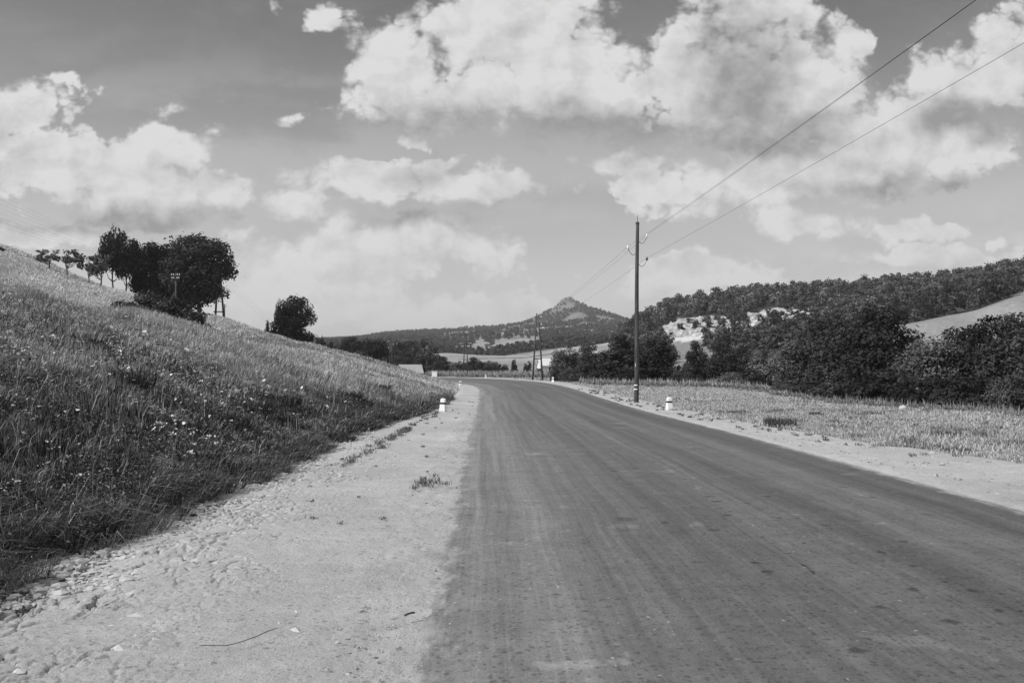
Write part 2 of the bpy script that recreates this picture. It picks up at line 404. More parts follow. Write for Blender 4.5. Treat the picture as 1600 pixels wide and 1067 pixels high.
# ------------------------------------------------------------------ road alignment: left edge, right edge, foot of the bank, outer edge of the right verge
AL = np.array([
 (-.55,-8, 6.1,-8, -3.8,-8, 9.8,-8),
 (-.55, 2, 6.1, 2, -3.8, 2, 9.8, 2),
 (-.83,9.5, 6.15,9.6, -3.8,9.5, 9.7,10),
 (-1.25,21, 5.95,21, -3.85,21, 7.6,20.5),
 (-1.6,32, 5.45,33, -3.2,33, 6.9,33),
 (-2.15,48, 5.3,50, -3.4,48, 6.5,50),
 (-2.75,62, 4.9,63, -4.0,62, 6.0,64),
 (-3.6,74, 3.8,75, -4.9,74, 4.9,77),
 (-5.2,85, 1.9,88, -6.6,84, 2.9,90),
 (-8,97, -1.5,103, -9.4,95.5, -.7,105),
 (-12,108, -7,117, -13.2,106.5, -6.4,119),
 (-18,119, -14.5,130, -19,117, -13.7,132),
 (-28,131, -25,142, -29,129, -24.5,144),
 (-45,145, -43,157, -46,143, -42.6,159),
 (-80,168, -79,180, -81,166, -79,182)], float)
def dense(al, k=40):                              # Catmull-Rom through the stations
    out = []
    n = len(al)
    for i in range(n-1):
        p0 = al[max(i-1, 0)]; p1 = al[i]; p2 = al[i+1]; p3 = al[min(i+2, n-1)]
        for j in range(k):
            t = j/k
            out.append(.5*((2*p1)+(-p0+p2)*t+(2*p0-5*p1+4*p2-p3)*t*t+(-p0+3*p1-3*p2+p3)*t**3))
    out.append(al[-1]); return np.array(out)
AD = dense(AL)
def xL(y): return np.interp(y, AD[:, 1], AD[:, 0])
def xR(y): return np.interp(y, AD[:, 3], AD[:, 2])
def xF(y): return np.interp(y, AD[:, 5], AD[:, 4])
def xO(y): return np.interp(y, AD[:, 7], AD[:, 6])
def z0(x, y):                                     # carriageway plane, banked toward the inside of the curve
    t = (x-xL(y))/np.maximum(xR(y)-xL(y), 1)
    return .36*sst(45, 86, y)*sst(-.15, 1.0, t)

# ------------------------------------------------------------------ terrain
TU = np.array([0, 400, 490, 560, 600, 640, 700, 760, 820, 850, 880, 910, 940, 975, 1000, 1060, 1120, 1200, 1300, 1400, 1500, 1600, 1750])
TV = {   # ground row in the photograph at a given depth; turned into metres below
 150: [588]*17+[586, 582, 578, 575, 570, 560],
 200: [582]*14+[580, 575, 570, 562, 540, 512, 494, 468, 445],
 260: [574, 574, 574, 573, 573, 572, 571, 570, 569, 568, 566, 564, 562, 560, 556, 548, 538, 522, 508, 497, 484, 452, 430],
 310: [570, 570, 570, 567, 565, 562, 559, 560, 560, 556, 552, 548, 545, 540, 534, 505, 497, 487, 480, 474, 464, 440, 420],
 370: [568, 568, 568, 563, 560, 556, 551, 554, 553, 548, 543, 539, 535, 526, 508, 484, 474, 466, 459, 455, 446, 428, 410],
 450: [567, 567, 567, 562, 559, 557, 556, 559, 558, 554, 549, 546, 542, 540, 530, 515, 510, 505, 500, 495, 485, 470, 450],
 720: [545, 545, 545, 546, 547, 547, 550, 559, 547, 541, 536, 536, 538, 540, 540, 540, 540, 540, 540, 540, 540, 540, 540],
 820: [543, 543, 543, 543, 543, 543, 545, 549, 546, 541, 538, 536, 536, 538, 538]+[540]*8,
 1050: [535, 535, 535, 534, 532, 530, 531, 527, 524, 523, 522, 522, 523, 525, 527]+[530]*8,
 1600: [532, 532, 532, 527, 521, 518, 515, 511, 507, 502, 499, 492, 491, 497, 505]+[512]*8,
 2300: [560]*23, 5200: [574]*23 }
TY = np.array(sorted(TV)); TZ = np.array([[CAMH+(HOR-v)/FPX*Y for v in TV[Y]] for Y in TY])
PK = ((885-800)/FPX*1600, 1600.0)
def raw_height(x, y):
    d = np.maximum(xF(y)-x, 0)
    def prof(xs, zs): return (np.interp(d-.8, xs, zs)+2*np.interp(d, xs, zs)+np.interp(d+.8, xs, zs))/4
    p1 = prof([0, 1, 10, 14, 22, 36, 60, 120, 400], [0, .38, 3.4, 3.75, 4.2, 8.0, 15.8, 28, 60])
    p2 = prof([0, 1, 5, 12, 25, 35, 46, 60, 75, 120, 400], [0, .34, 1.5, 3.5, 7.4, 10.2, 12.9, 15.9, 20, 31, 60])
    hill2 = .18*np.maximum(0, -(x+51))*sst(70, 95, y)*(1-sst(130, 190, y))
    p1 = p1*(1.06-.29*sst(24, 42, y)); k = sst(56, 92, y); b = p1*(1-k)+p2*k
    b = b*np.minimum(1, d*2)
    ys = 100+.8*np.maximum(d-18, 0)
    b = b*(1-sst(0, 48, y-ys))+hill2
    b = b + np.clip(d-.5, 0, 4)/4*((fbm(x/5, y/5, 4, 3)-.5)*.8+(fbm(x/11, y/16, 2, 33)-.5)*.9*sst(1, 8, d)+(fbm(x/1.6, y/1.6, 3, 9)-.5)*.45)
    z = z0(x, y)
    road_in = (x > xF(y)-.2) & (x < xO(y)+.2)
    z = np.where(road_in, z-.05, z)
    dr = np.maximum(x-xO(y), 0)
    z = z + np.minimum(dr, 3)/3*((fbm(x/4, y/4, 3, 21)-.5)*.22) - .5*sst(8, 26, dr)*(1-sst(110, 150, y))
    u = 800+FPX*x/np.maximum(y, 1)
    iy = np.clip(np.searchsorted(TY, y)-1, 0, len(TY)-2); fy = np.clip((y-TY[iy])/(TY[iy+1]-TY[iy]), 0, 1)
    uc = np.clip(u, TU[0], TU[-1]); iu = np.clip(np.searchsorted(TU, uc)-1, 0, len(TU)-2); fu = (uc-TU[iu])/(TU[iu+1]-TU[iu])
    fu = fu*fu*(3-2*fu)*.5+fu*.5
    zf = (TZ[iy, iu]*(1-fu)+TZ[iy, iu+1]*fu)*(1-fy)+(TZ[iy+1, iu]*(1-fu)+TZ[iy+1, iu+1]*fu)*fy
    w = sst(145, 200, y)
    zf = zf + (fbm(x/45, y/45, 4, 31)-.5)*np.clip((y-200)/80, 0, 4.5)
    z = z*(1-w)+zf*w + b
    r = np.hypot((x-PK[0])/np.where(x < PK[0], 52., 50.), (y-PK[1])/80)
    z = z + 41*np.exp(-(r**1.5))*1.0 + (fbm(x/12, y/12, 4, 41)-.5)*9*np.exp(-r**2)
    return z
NR, NS = 620, 820
RY = np.exp(np.linspace(math.log(3.0), math.log(5190.), NR))-10.0       # depth of the rows
SS = np.sinh(np.linspace(-2.2, 2.2, NS))/np.sinh(2.2)*2.2               # fans out from ten metres behind the camera
GY, GS = np.meshgrid(RY, SS, indexing='ij')
GX = GS*(GY+10.0)
GZ = raw_height(GX, GY)
far = sst(170, 260, GY)
for _ in range(4):
    B = GZ.copy()
    B[1:-1, 1:-1] = (GZ[1:-1, 1:-1]*2+GZ[:-2, 1:-1]+GZ[2:, 1:-1]+GZ[1:-1, :-2]+GZ[1:-1, 2:])/6
    GZ = GZ*(1-far)+B*far
def H(x, y):
    x = np.asarray(x, float); y = np.asarray(y, float)
    fr = np.clip(np.interp(y, RY, np.arange(NR)), 0, NR-1.001); fs = np.clip(np.interp(x/(y+10.0), SS, np.arange(NS)), 0, NS-1.001)
    i = fr.astype(int); j = fs.astype(int); a = fr-i; b = fs-j
    return (GZ[i, j]*(1-b)+GZ[i, j+1]*b)*(1-a)+(GZ[i+1, j]*(1-b)+GZ[i+1, j+1]*b)*a
def UX(u, Y): return (u-800)/FPX*Y
def at(u, Y):
    x = UX(u, Y); return (x, Y, float(H(x, Y)))
def colrow(x, y, z):                              # photo column and row of a point: used to lay out fields by their outline
    yy = np.maximum(y, 1); return 800+FPX*x/yy, HOR-(z-CAMH)*FPX/yy

# places with a shape of their own, in metres: (x, y, radius across, radius along)
SCARS = [(UX(1072, 300), 300, 17, 25), (UX(1116, 294), 294, 12, 21), (UX(1020, 306), 306, 9, 17), (UX(1224, 302), 302, 7, 14), (UX(1262, 302), 302, 4, 8), (UX(1170, 298), 298, 6, 9), (UX(1146, 286), 286, 6, 8)]
FRONT = [(a*.91, b*.91, ra*1.0, 20) for (a, b, ra, rb) in SCARS]
def in_ell(x, y, L, k=1.0):
    r = np.full(np.shape(x), 9.)
    for (a, b, ra, rb) in L: r = np.minimum(r, np.hypot((x-a)/ra, (y-b)/rb))
    return r < k
def forest_mask(x, y):
    z = H(x, y); u, v = colrow(x, y, z); nn = fbm(x/40, y/40, 3, 77); n5 = fbm(x/60, y/90, 3, 78)
    right = (y > 235) & (y < 470) & (u > 975+(y < 330)*40-(y > 350)*10)
    right &= ~((u > 1048) & (u < 1108) & (y < 285)) & ~in_ell(x, y, SCARS, 1.15) & ~in_ell(x, y, FRONT, 1.0)
    right |= (y > 150) & (y < 340) & (u > 964+30*(nn-.5)) & (u < 1044+20*(nn-.5)) & ~in_ell(x, y, SCARS, 1.1)
    right |= (y > 128) & (y < 245) & (u > 1125) & (u < 1395-(y-128)*.12+30*(nn-.5))
    right &= ~((u > 1380) & (y < 213+12*(nn-.5)+(u-1400)*.03))
    right &= ~((u > 1585+40*(nn-.5)) & (y < 300))
    right |= (y > 205) & (y < 245) & (u > 1380) & (u < 1585) & (y > 213+12*(nn-.5)+(u-1400)*.03)
    left = (y > 245) & (y < 560) & (u < 690-(y-190)*.16+40*(nn-.5)) & (u > 380)
    hump = (y > 560) & (y < 770) & (u > 380) & (u < 1060) & ~((u > 690) & (u < 775) & (y < 610))
    midl = (y > 770) & (y < 1100) & (u > 380) & (u < 700+(y-770)*.12+170*(n5-.5)) & (nn > .36)
    hi = (y > 1160) & (y < 1640) & (u > 380) & (u < 1080) & (nn > .41+.24*sst(680, 730, u+160*(n5-.5))*sst(870, 820, u+160*(n5-.5))*sst(1430, 1370, y+150*(n5-.5)))
    hi &= ~((np.hypot((x-PK[0])/30, (y-PK[1])/60) < 1) & (fbm(x/14, y/14, 2, 5) > .45)) & ~((u > 930) & (u < 985) & (y > 1420) & (y < 1475))
    midr = (y > 770) & (y < 1160) & (u > 845) & (u < 1060) & (nn > .45)
    return right, left | hump | midl | hi | midr
def cover(x, y, z):
    u, v = colrow(x, y, z)
    n1 = fbm(x/3, y/3, 4, 51); n2 = fbm(x/18, y/18, 4, 52); n3 = fbm(x/70, y/70, 3, 53)
    t = .10+.10*n1
    t = np.where(y > 150, .17+.10*n1, t)
    t = np.where((y > 240) & (y < 470), .15+.10*n1, t)
    t = np.where((y > 260) & (y < 480) & (u < 1000), .235+.07*fbm(x/4, y/40, 3, 8)+.03*np.sin(y/9+x/60), t)
    t = np.where((y > 770) & (y < 1160), .22+.10*n2, t)
    # field strips
    t = np.where((y > 300) & (y < 330) & (u > 700) & (u < 880) & (np.abs((y-300)-(u-700)*.14) < 5), .12, t)
    t = np.where((y > 1160) & (y < 1700), .10+.13*n2, t)
    t = np.where((y > 190) & (y < 350) & (u > 1380), .12+.10*fbm(x/3, y/30, 3, 18)+.10*n2, t)
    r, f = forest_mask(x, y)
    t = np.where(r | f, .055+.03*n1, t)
    t = np.where(in_ell(x, y, SCARS, 1.1) & (y > 200), .5, t)
    d = xF(y)-x
    dry = sst(.42, .58, n2+.25*sst(24, 40, d)-.12)
    t = np.where((d > 0) & (y < 190), (.09+.06*n1)*(1-dry)+dry*(.24+.1*n1), t)
    t = np.where((d > .1) & (y < 60), t*(.35+.65*sst(20, 60, y)), t)  # soil and litter under the near grass, shade between blades painted in
    t = np.where((d <= 1.2) & (d > -6) & (y < 170), np.where(d > .0, .16, .42), t)
    t = np.where((x > xO(y)) & (y < 150), .22+.14*n1, t)
    return t
V = np.stack([GX.ravel(), GY.ravel(), GZ.ravel()], 1)
I, J = np.meshgrid(np.arange(NR-1), np.arange(NS-1), indexing='ij'); q = (I*NS+J).ravel()
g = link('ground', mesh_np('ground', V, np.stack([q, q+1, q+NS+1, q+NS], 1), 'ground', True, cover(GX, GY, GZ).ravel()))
tagit(g, 'rolling ground of the valley with grassy bank, meadow, fields and hills', 'ground', kind='structure')

# ------------------------------------------------------------------ road and dirt verges
def strip(A, B, ny, nx, zf, t0=0.0):
    # A, B: (n,2) lines; returns vertex arrays of a ruled strip
    f = np.linspace(0, 1, nx)
    X = A[:, 0:1]*(1-f)+B[:, 0:1]*f; Y = A[:, 1:2]*(1-f)+B[:, 1:2]*f
    Z = zf(X, Y, f[None, :]+0*X)
    n, m = X.shape; I, J = np.meshgrid(np.arange(n-1), np.arange(m-1), indexing='ij'); q = (I*m+J).ravel()
    return np.stack([X.ravel(), Y.ravel(), Z.ravel()], 1), np.stack([q, q+1, q+m+1, q+m], 1), X, Y, f
def resample(line, ys):                           # line (n,2) monotone in y
    return np.stack([np.interp(ys, line[:, 1], line[:, 0]), ys], 1)
Lr, Rr = AD[:, 0:2], AD[:, 2:4]
V_, F_, X_, Y_, f_ = strip(Lr, Rr, 0, 25, lambda X, Y, f: z0(X, Y)+.014+.05*(.25-(f-.5)**2)-.02*(sst(.04, 0, f)+sst(.96, 1, f)))
s_ = np.concatenate([[0], np.cumsum(np.hypot(*np.diff((Lr+Rr)/2, axis=0).T))])
uv = np.stack([np.broadcast_to(f_[None, :], X_.shape).ravel(), np.broadcast_to(s_[:, None], X_.shape).ravel()], 1)
o = link('road', mesh_np('road', V_, F_, 'worn_asphalt', True, None, uv))
tagit(o, 'worn grey asphalt road running ahead and bending left', 'road', kind='structure')

def verge_z(foot_side):
    def zf(X, Y, f):
        z = z0(X, Y)+.004
        if foot_side:
            w = sst(.72, .18, f)                     # rough next to the bank, packed beside the road
            f1, f2, cid = worley(X*4.6+fbm(X*5, Y*5, 3, 2)*1.5, Y*3.4+fbm(X*5, Y*5, 3, 4)*1.5, 3)
            g1, g2, cid2 = worley(X*8+fbm(X*9, Y*9, 2, 6)*.9, Y*8+fbm(X*8, Y*8, 2, 16)*.9, 13)
            near = 1-sst(18, 34, Y)
            crack = np.clip((f2-f1)/.075, 0, 1); crack2 = np.clip((g2-g1)/.13, 0, 1)
            patch = sst(.42, .6, fbm(X*.9, Y*.9, 3, 61))
            z = z+near*w*((crack-1)*.05*sst(.5, .66, patch)+(cid-.5)*.028*patch+((crack2-1)*.035+(cid2-.5)*.022)*sst(.50, .62, fbm(X*1.4+5, Y*1.4, 3, 62)))
            z = z+(fbm(X*1.3, Y*1.3, 4, 71)-.5)*.05*w+(fbm(X*14, Y*14, 3, 72, .6)-.5)*.020*(.25+.75*w)*near+(fbm(X*.7, Y*.25, 3, 79)-.5)*.03
            z = z-.06*sst(.35, .12, f)*sst(-.02, .12, f)+.05*w
            z = z+.022-.060*sst(.70, 1, f)+((fbm(X*2.2, Y*1.1, 5, 75)-.5)*.06+(fbm(X*7, Y*5, 3, 76)-.5)*.02)*sst(.6, .8, f)   # runs out over the asphalt
        else:
            z = z+(fbm(X*1.3, Y*1.3, 5, 73)-.5)*.06+(fbm(X*7, Y*7, 3, 74)-.5)*.02+.015
            z = z-.06*sst(.14, 0, f)-.05*sst(.93, 1, f)
        return z
    return zf
ysl = np.concatenate([np.arange(-7.9, 2.6, .3), np.exp(np.linspace(math.log(2.6), math.log(45), 1150)), np.linspace(45.5, 150, 150)])
Lf = resample(AD[:, 4:6], ysl); Li = resample(Lr, ysl)
Lf[:, 0] -= .55; Li[:, 0] += .62
Va, Fa, _, _, _ = strip(Lf, Li, 0, 380, verge_z(True))
o = link('dirt_verge', mesh_np('dirt_verge', Va, Fa, 'dry_earth', True))
tagit(o, 'wide pale cracked earth verge between the road and the grassy bank', 'verge', kind='structure')
Rf = resample(AD[:, 6:8], ysl[::3]); Ri = resample(Rr, ysl[::3]); Rf[:, 0] += .35+.5*(fbm(ysl[::3]*.5, 0*ysl[::3], 3, 15)-.5); Ri[:, 0] -= .25
Vb, Fb, _, _, _ = strip(Ri, Rf, 0, 40, verge_z(False))
o = link('dirt_verge', mesh_np('dirt_verge', Vb, Fb, 'dry_earth', True))
tagit(o, 'narrow pale dirt verge between the road and the meadow on the right', 'verge', kind='structure')

# ------------------------------------------------------------------ grass
def blades(x, y, z, h, w, tone, lean, ldir, seg=2):
    n = len(x); a = RNG.uniform(0, 2*math.pi, n); ca, sa = np.cos(a)*w/2, np.sin(a)*w/2
    lx, ly = np.cos(ldir)*lean*h, np.sin(ldir)*lean*h
    if seg == 2:
        b0 = np.stack([x-ca, y-sa, z], 1); b1 = np.stack([x+ca, y+sa, z], 1)
        mx, my, mz = x+lx*.35, y+ly*.35, z+h*.6
        m0 = np.stack([mx-ca*.8, my-sa*.8, mz], 1); m1 = np.stack([mx+ca*.8, my+sa*.8, mz], 1)
        tp = np.stack([x+lx, y+ly, z+h*(1-.35*np.minimum(lean, 1.6))], 1)
        V = np.stack([b0, b1, m0, m1, tp], 1).reshape(-1, 3); k = np.arange(n)*5
        F = np.concatenate([np.stack([k, k+1, k+3], 1), np.stack([k, k+3, k+2], 1), np.stack([k+2, k+3, k+4], 1)])
        T = np.repeat(tone, 5)
    else:
        b0 = np.stack([x-ca, y-sa, z], 1); b1 = np.stack([x+ca, y+sa, z], 1); tp = np.stack([x+lx, y+ly, z+h*(1-.3*lean)], 1)
        V = np.stack([b0, b1, tp], 1).reshape(-1, 3); k = np.arange(n)*3; F = np.stack([k, k+1, k+2], 1); T = np.repeat(tone, 3)
    return V, F, T
def joinvf(L):
    Vs, Fs, Ts, o = [], [], [], 0
    for V, F, T in L: Vs.append(V); Fs.append(F+o); Ts.append(T); o += len(V)
    return np.concatenate(Vs), np.concatenate(Fs), np.concatenate(Ts)
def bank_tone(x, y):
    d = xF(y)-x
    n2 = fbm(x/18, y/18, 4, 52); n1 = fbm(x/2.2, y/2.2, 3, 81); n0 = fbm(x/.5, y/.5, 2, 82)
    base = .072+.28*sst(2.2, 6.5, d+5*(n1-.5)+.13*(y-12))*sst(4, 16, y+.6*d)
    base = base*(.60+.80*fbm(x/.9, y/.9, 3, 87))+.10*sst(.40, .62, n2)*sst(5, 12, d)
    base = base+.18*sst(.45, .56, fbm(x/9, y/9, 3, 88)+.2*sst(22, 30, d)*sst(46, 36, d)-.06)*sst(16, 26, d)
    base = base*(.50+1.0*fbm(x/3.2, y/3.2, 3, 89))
    hollow_shade = sst(14, 19, d)*sst(40, 33, d)*sst(26, 34, y)*sst(74, 62, y); base = base*(1-.62*hollow_shade*sst(.35, .55, fbm(x/5, y/5, 3, 90)+.08))  # darker grass of the hollow, with its shadow painted into the tone
    base = base+.17*sst(24, 30, d)*sst(60, 52, d)*sst(66, 76, y)*sst(.42, .56, fbm(x/6, y/6, 3, 96))
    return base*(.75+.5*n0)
def left_grass():
    parts = []
    # near, detailed
    N = 400000; y = np.exp(RNG.uniform(math.log(3.2), math.log(24), N)); s = RNG.uniform(-.86, 0, N); x = s*y
    ex = RNG.random(N) < .16; x = np.where(ex, -RNG.uniform(3.6, 12, N), x); y = np.where(ex, RNG.uniform(.2, 9, N), y)
    d = xF(y)-x
    ragged = .55*(fbm(x*.7, y*.7, 3, 91)-.5)+.12*RNG.standard_normal(N)
    k = (d > .0+ragged) & (fbm(x/.45, y/.45, 2, 102)+.25*RNG.random(N) > .47) ; x, y, d = x[k], y[k], d[k]; n = len(x)
    clump = fbm(x/.35, y/.35, 2, 83); h = RNG.uniform(.08, .28, n)*(.3+1.7*clump**1.4)*np.clip(.55+d*.5, .5, 1.15)
    h *= (1+.5*sst(3, 8, d))*(1-.45*sst(8, 16, y))
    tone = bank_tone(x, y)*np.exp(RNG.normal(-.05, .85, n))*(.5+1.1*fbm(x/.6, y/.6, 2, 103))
    dryst = RNG.random(n) < .11; tone = np.where(dryst, RNG.uniform(.28, .5, n), tone); h = np.where(dryst, h*1.25, h)
    w = np.clip(.0011*y, .0045, .02)*RNG.uniform(.7, 1.5, n); w = np.where(dryst, w*.6, w)
    ldir = (fbm(x/1.1, y/1.1, 2, 84)-.5)*5-.5+RNG.normal(0, .6, n); lean = np.abs(RNG.normal(.55, .35, n))+.5*sst(1.6, .2, d)
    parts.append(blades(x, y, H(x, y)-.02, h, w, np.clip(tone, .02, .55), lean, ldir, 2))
    # farther, simpler
    N = 460000; y = np.exp(RNG.uniform(math.log(22), math.log(150), N)); s = RNG.uniform(-.92, 0, N); x = s*y
    d = xF(y)-x; k = (d > .15+.4*(fbm(x*.5, y*.5, 3, 92)-.5)) & (H(x, y) > .05); x, y, d = x[k], y[k], d[k]; n = len(x)
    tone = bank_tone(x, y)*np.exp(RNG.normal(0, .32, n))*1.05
    h = RNG.uniform(.10, .34, n)*(.5+1.0*fbm(x/1.2, y/1.2, 2, 85)); w = .00125*y*RNG.uniform(.7, 1.5, n)
    ldir = (fbm(x/4, y/4, 2, 86)-.5)*5+RNG.normal(0, .8, n)
    parts.append(blades(x, y, H(x, y)-.03, h, w, np.clip(tone, .02, .6), np.abs(RNG.normal(.45, .3, n)), ldir, 1))
    # long stems leaning out of the sward
    N = 3000; y = np.exp(RNG.uniform(math.log(4), math.log(40), N)); x = RNG.uniform(-.86, 0, N)*y; d = xF(y)-x; k = d > .3; x, y = x[k], y[k]; n = len(x)
    parts.append(blades(x, y, H(x, y), RNG.uniform(.28, .55, n), np.clip(.0007*y, .004, .03), RNG.uniform(.12, .5, n), np.abs(RNG.normal(.5, .3, n)), RNG.uniform(-2, 2, n), 2))
    # tufts at the foot hanging over the earth
    N = 20000; y = np.exp(RNG.uniform(math.log(3.4), math.log(45), N)); x = xF(y)-RNG.uniform(-.05, .5, N)+.5*(fbm(y*1.1, 0*y, 2, 7)-.5); k = fbm(x/.5, y/.5, 2, 70) > .42; x, y = x[k], y[k]; n = len(x)
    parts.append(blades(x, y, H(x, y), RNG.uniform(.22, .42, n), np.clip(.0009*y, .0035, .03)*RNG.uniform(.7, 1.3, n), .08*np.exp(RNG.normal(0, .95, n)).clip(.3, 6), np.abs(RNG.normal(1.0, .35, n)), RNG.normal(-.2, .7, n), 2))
    # broad leaved weeds mixed into the sward
    N = 420000; y = np.exp(RNG.uniform(math.log(3.3), math.log(125), N)); x = RNG.uniform(-.86, 0, N)*y; d = xF(y)-x
    k = (d > .05) & (RNG.random(N) < np.interp(y, [12, 24], [1, .30])) & (fbm(x/.8, y/.8, 3, 101) > .46); x, y = x[k], y[k]; n = len(x); L_ = np.clip(.0030*y, .016, .045+.0012*y)*np.exp(RNG.normal(0, .35, n))
    z = H(x, y)+RNG.uniform(.02, .26, n)*(.5+fbm(x/.35, y/.35, 2, 83)); a = RNG.uniform(0, 6.28, n); tl = RNG.uniform(-.6, .9, n)
    ux, uy, uz = np.cos(a)*np.cos(tl)*L_, np.sin(a)*np.cos(tl)*L_, np.sin(tl)*L_; wx, wy = -np.sin(a)*L_*.22, np.cos(a)*L_*.22; rl = RNG.uniform(-.2, .2, n)*L_
    P0 = np.stack([x, y, z], 1); P1 = np.stack([x+ux*.5+wx, y+uy*.5+wy, z+uz*.55+rl], 1); P2 = np.stack([x+ux, y+uy, z+uz*.8], 1); P3 = np.stack([x+ux*.5-wx, y+uy*.5-wy, z+uz*.55-rl], 1)
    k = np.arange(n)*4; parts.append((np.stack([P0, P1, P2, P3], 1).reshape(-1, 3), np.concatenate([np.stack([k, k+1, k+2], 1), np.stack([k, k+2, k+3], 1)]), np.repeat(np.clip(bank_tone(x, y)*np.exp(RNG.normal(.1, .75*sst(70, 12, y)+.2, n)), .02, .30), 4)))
    V, F, T = joinvf(parts)
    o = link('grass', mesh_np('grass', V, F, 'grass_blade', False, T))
    tagit(o, 'long wild grass, dark at the foot and dry above, covering the left bank', 'grass', kind='stuff')
left_grass()
def right_grass():
    parts = []
    for (N, y0_, y1_, seg) in ((150000, 9, 34, 2), (160000, 30, 115, 1)):
        y = np.exp(RNG.uniform(math.log(y0_), math.log(y1_), N)); s = RNG.uniform(0, .95, N); x = s*y
        d = x-xO(y); rag = .8*(fbm(x*.8, y*.8, 3, 93)-.5)
        dd = d+rag
        k = (dd > .1) | ((dd > -.9) & (fbm(x*1.6, y*1.6, 2, 97) > .62)); x, y, d = x[k], y[k], d[k]; n = len(x)
        m = fbm(x/2.5, y/2.5, 3, 94); m2 = fbm(x/.8, y/.8, 2, 95)
        tone = (.25+.17*m)*np.exp(RNG.normal(0, .3, n)); tone = np.where((m2 > .72), tone*.4, tone)
        h = RNG.uniform(.03, .13, n)*(.5+1.0*m2)*(1+.5*sst(8, 14, d)); h = np.where(m > .66, h*1.7, h)
        w = (np.clip(.0011*y, .006, .03) if seg == 2 else .0013*y)*RNG.uniform(.7, 1.4, n)
        parts.append(blades(x, y, H(x, y)-.015, h, w, np.clip(tone, .03, .5), np.abs(RNG.normal(.5, .3, n)), RNG.uniform(0, 6.28, n), seg))
    V, F, T = joinvf(parts)
    tagit(link('grass', mesh_np('grass', V, F, 'grass_blade', False, T)), 'short pale summer grass of the flat meadow right of the road', 'grass', kind='stuff')
right_grass()
def small_tufts():
    # sparse weeds on the two verges
    parts = []
    spots = [(-2.85+RNG.normal(0, .10), yy, RNG.uniform(.6, 1.1)) for yy in np.concatenate([np.linspace(13.5, 22, 80), np.linspace(22, 34, 30)])]
    spots += [(UX(672, 11.7)+RNG.normal(0, .12), 11.7+RNG.normal(0, .35), .8) for _ in range(14)]
    spots += [(RNG.uniform(-3.6, -1.3-.01*i), 7+40*RNG.random()**1.2, RNG.uniform(.2, .5)) for i in range(60)]
    spots += [(xO(yy)-RNG.uniform(.1, 1.3), yy, .7) for yy in RNG.uniform(11, 60, 90)]
    for (cx, cy, k) in spots:
        n = int(RNG.integers(10, 34)); x = cx+RNG.normal(0, .05*k, n); y = cy+RNG.normal(0, .08*k, n)
        parts.append(blades(x, y, z0(x, y)+.035, RNG.uniform(.03, .09, n)*k*1.4, np.full(n, max(.005, .0009*cy)), RNG.uniform(.05, .2, n), np.abs(RNG.normal(.8, .4, n)), RNG.uniform(0, 6.28, n), 2))
    V, F, T = joinvf(parts)
    tagit(link('verge_weeds', mesh_np('verge_weeds', V, F, 'grass_blade', False, T)), 'sparse low tufts of weeds sprouting from the dirt verges', 'weeds', kind='stuff')
small_tufts()
def flowers():
    N = 7500; y = np.exp(RNG.uniform(math.log(4.2), math.log(60), N)); x = RNG.uniform(-.84, 0, N)*y; d = xF(y)-x
    k = (d > .7) & (RNG.random(N) < np.interp(y, [10, 20, 60], [1, .5, .08])) & (fbm(x/.9, y/.9, 3, 99)+.06*(x < -5) > .58); x, y = x[k], y[k]; n = len(x)
    z = H(x, y)+RNG.uniform(.16, .36, n)
    kn = np.where(y < 22)[0]; kn = np.repeat(kn[RNG.random(len(kn)) < .7], 5); x = np.concatenate([x, x[kn]+RNG.normal(0, .022, len(kn))]); y = np.concatenate([y, y[kn]+RNG.normal(0, .022, len(kn))]); z = np.concatenate([z, z[kn]+RNG.normal(0, .008, len(kn))]); n = len(x)
    r = np.clip(.0008*y, .0045, .018)*np.exp(RNG.normal(.05, .45, n))
    a = np.arange(6)/6*2*math.pi; ox = np.cos(a)[None]*r[:, None]; oy = np.sin(a)[None]*r[:, None]
    tx, ty = RNG.normal(0, .5, n), RNG.normal(0, .5, n)
    oz = ox*tx[:, None]+oy*ty[:, None]+RNG.normal(0, .15, (n, 6))*r[:, None]
    V = np.stack([x[:, None]+ox, y[:, None]+oy, z[:, None]+oz], 2).reshape(-1, 3)
    kk = np.arange(n)[:, None]*6
    F = np.concatenate([kk+[0, 1, 2], kk+[0, 2, 3], kk+[0, 3, 4], kk+[0, 4, 5]])
    T = np.repeat(RNG.uniform(.5, .85, n), 6)
    V2, F2, T2 = blades(x, y, z-.3, np.full(n, .3), np.clip(.0006*y, .003, .01), np.full(n, .12), np.zeros(n), np.zeros(n), 1)
    V, F, T = joinvf([(V, F, T), (V2, F2, T2)])
    tagit(link('wildflowers', mesh_np('wildflowers', V, F, 'grass_blade', False, T)), 'small white wildflower heads scattered through the grass of the bank', 'flowers', kind='stuff')
flowers()

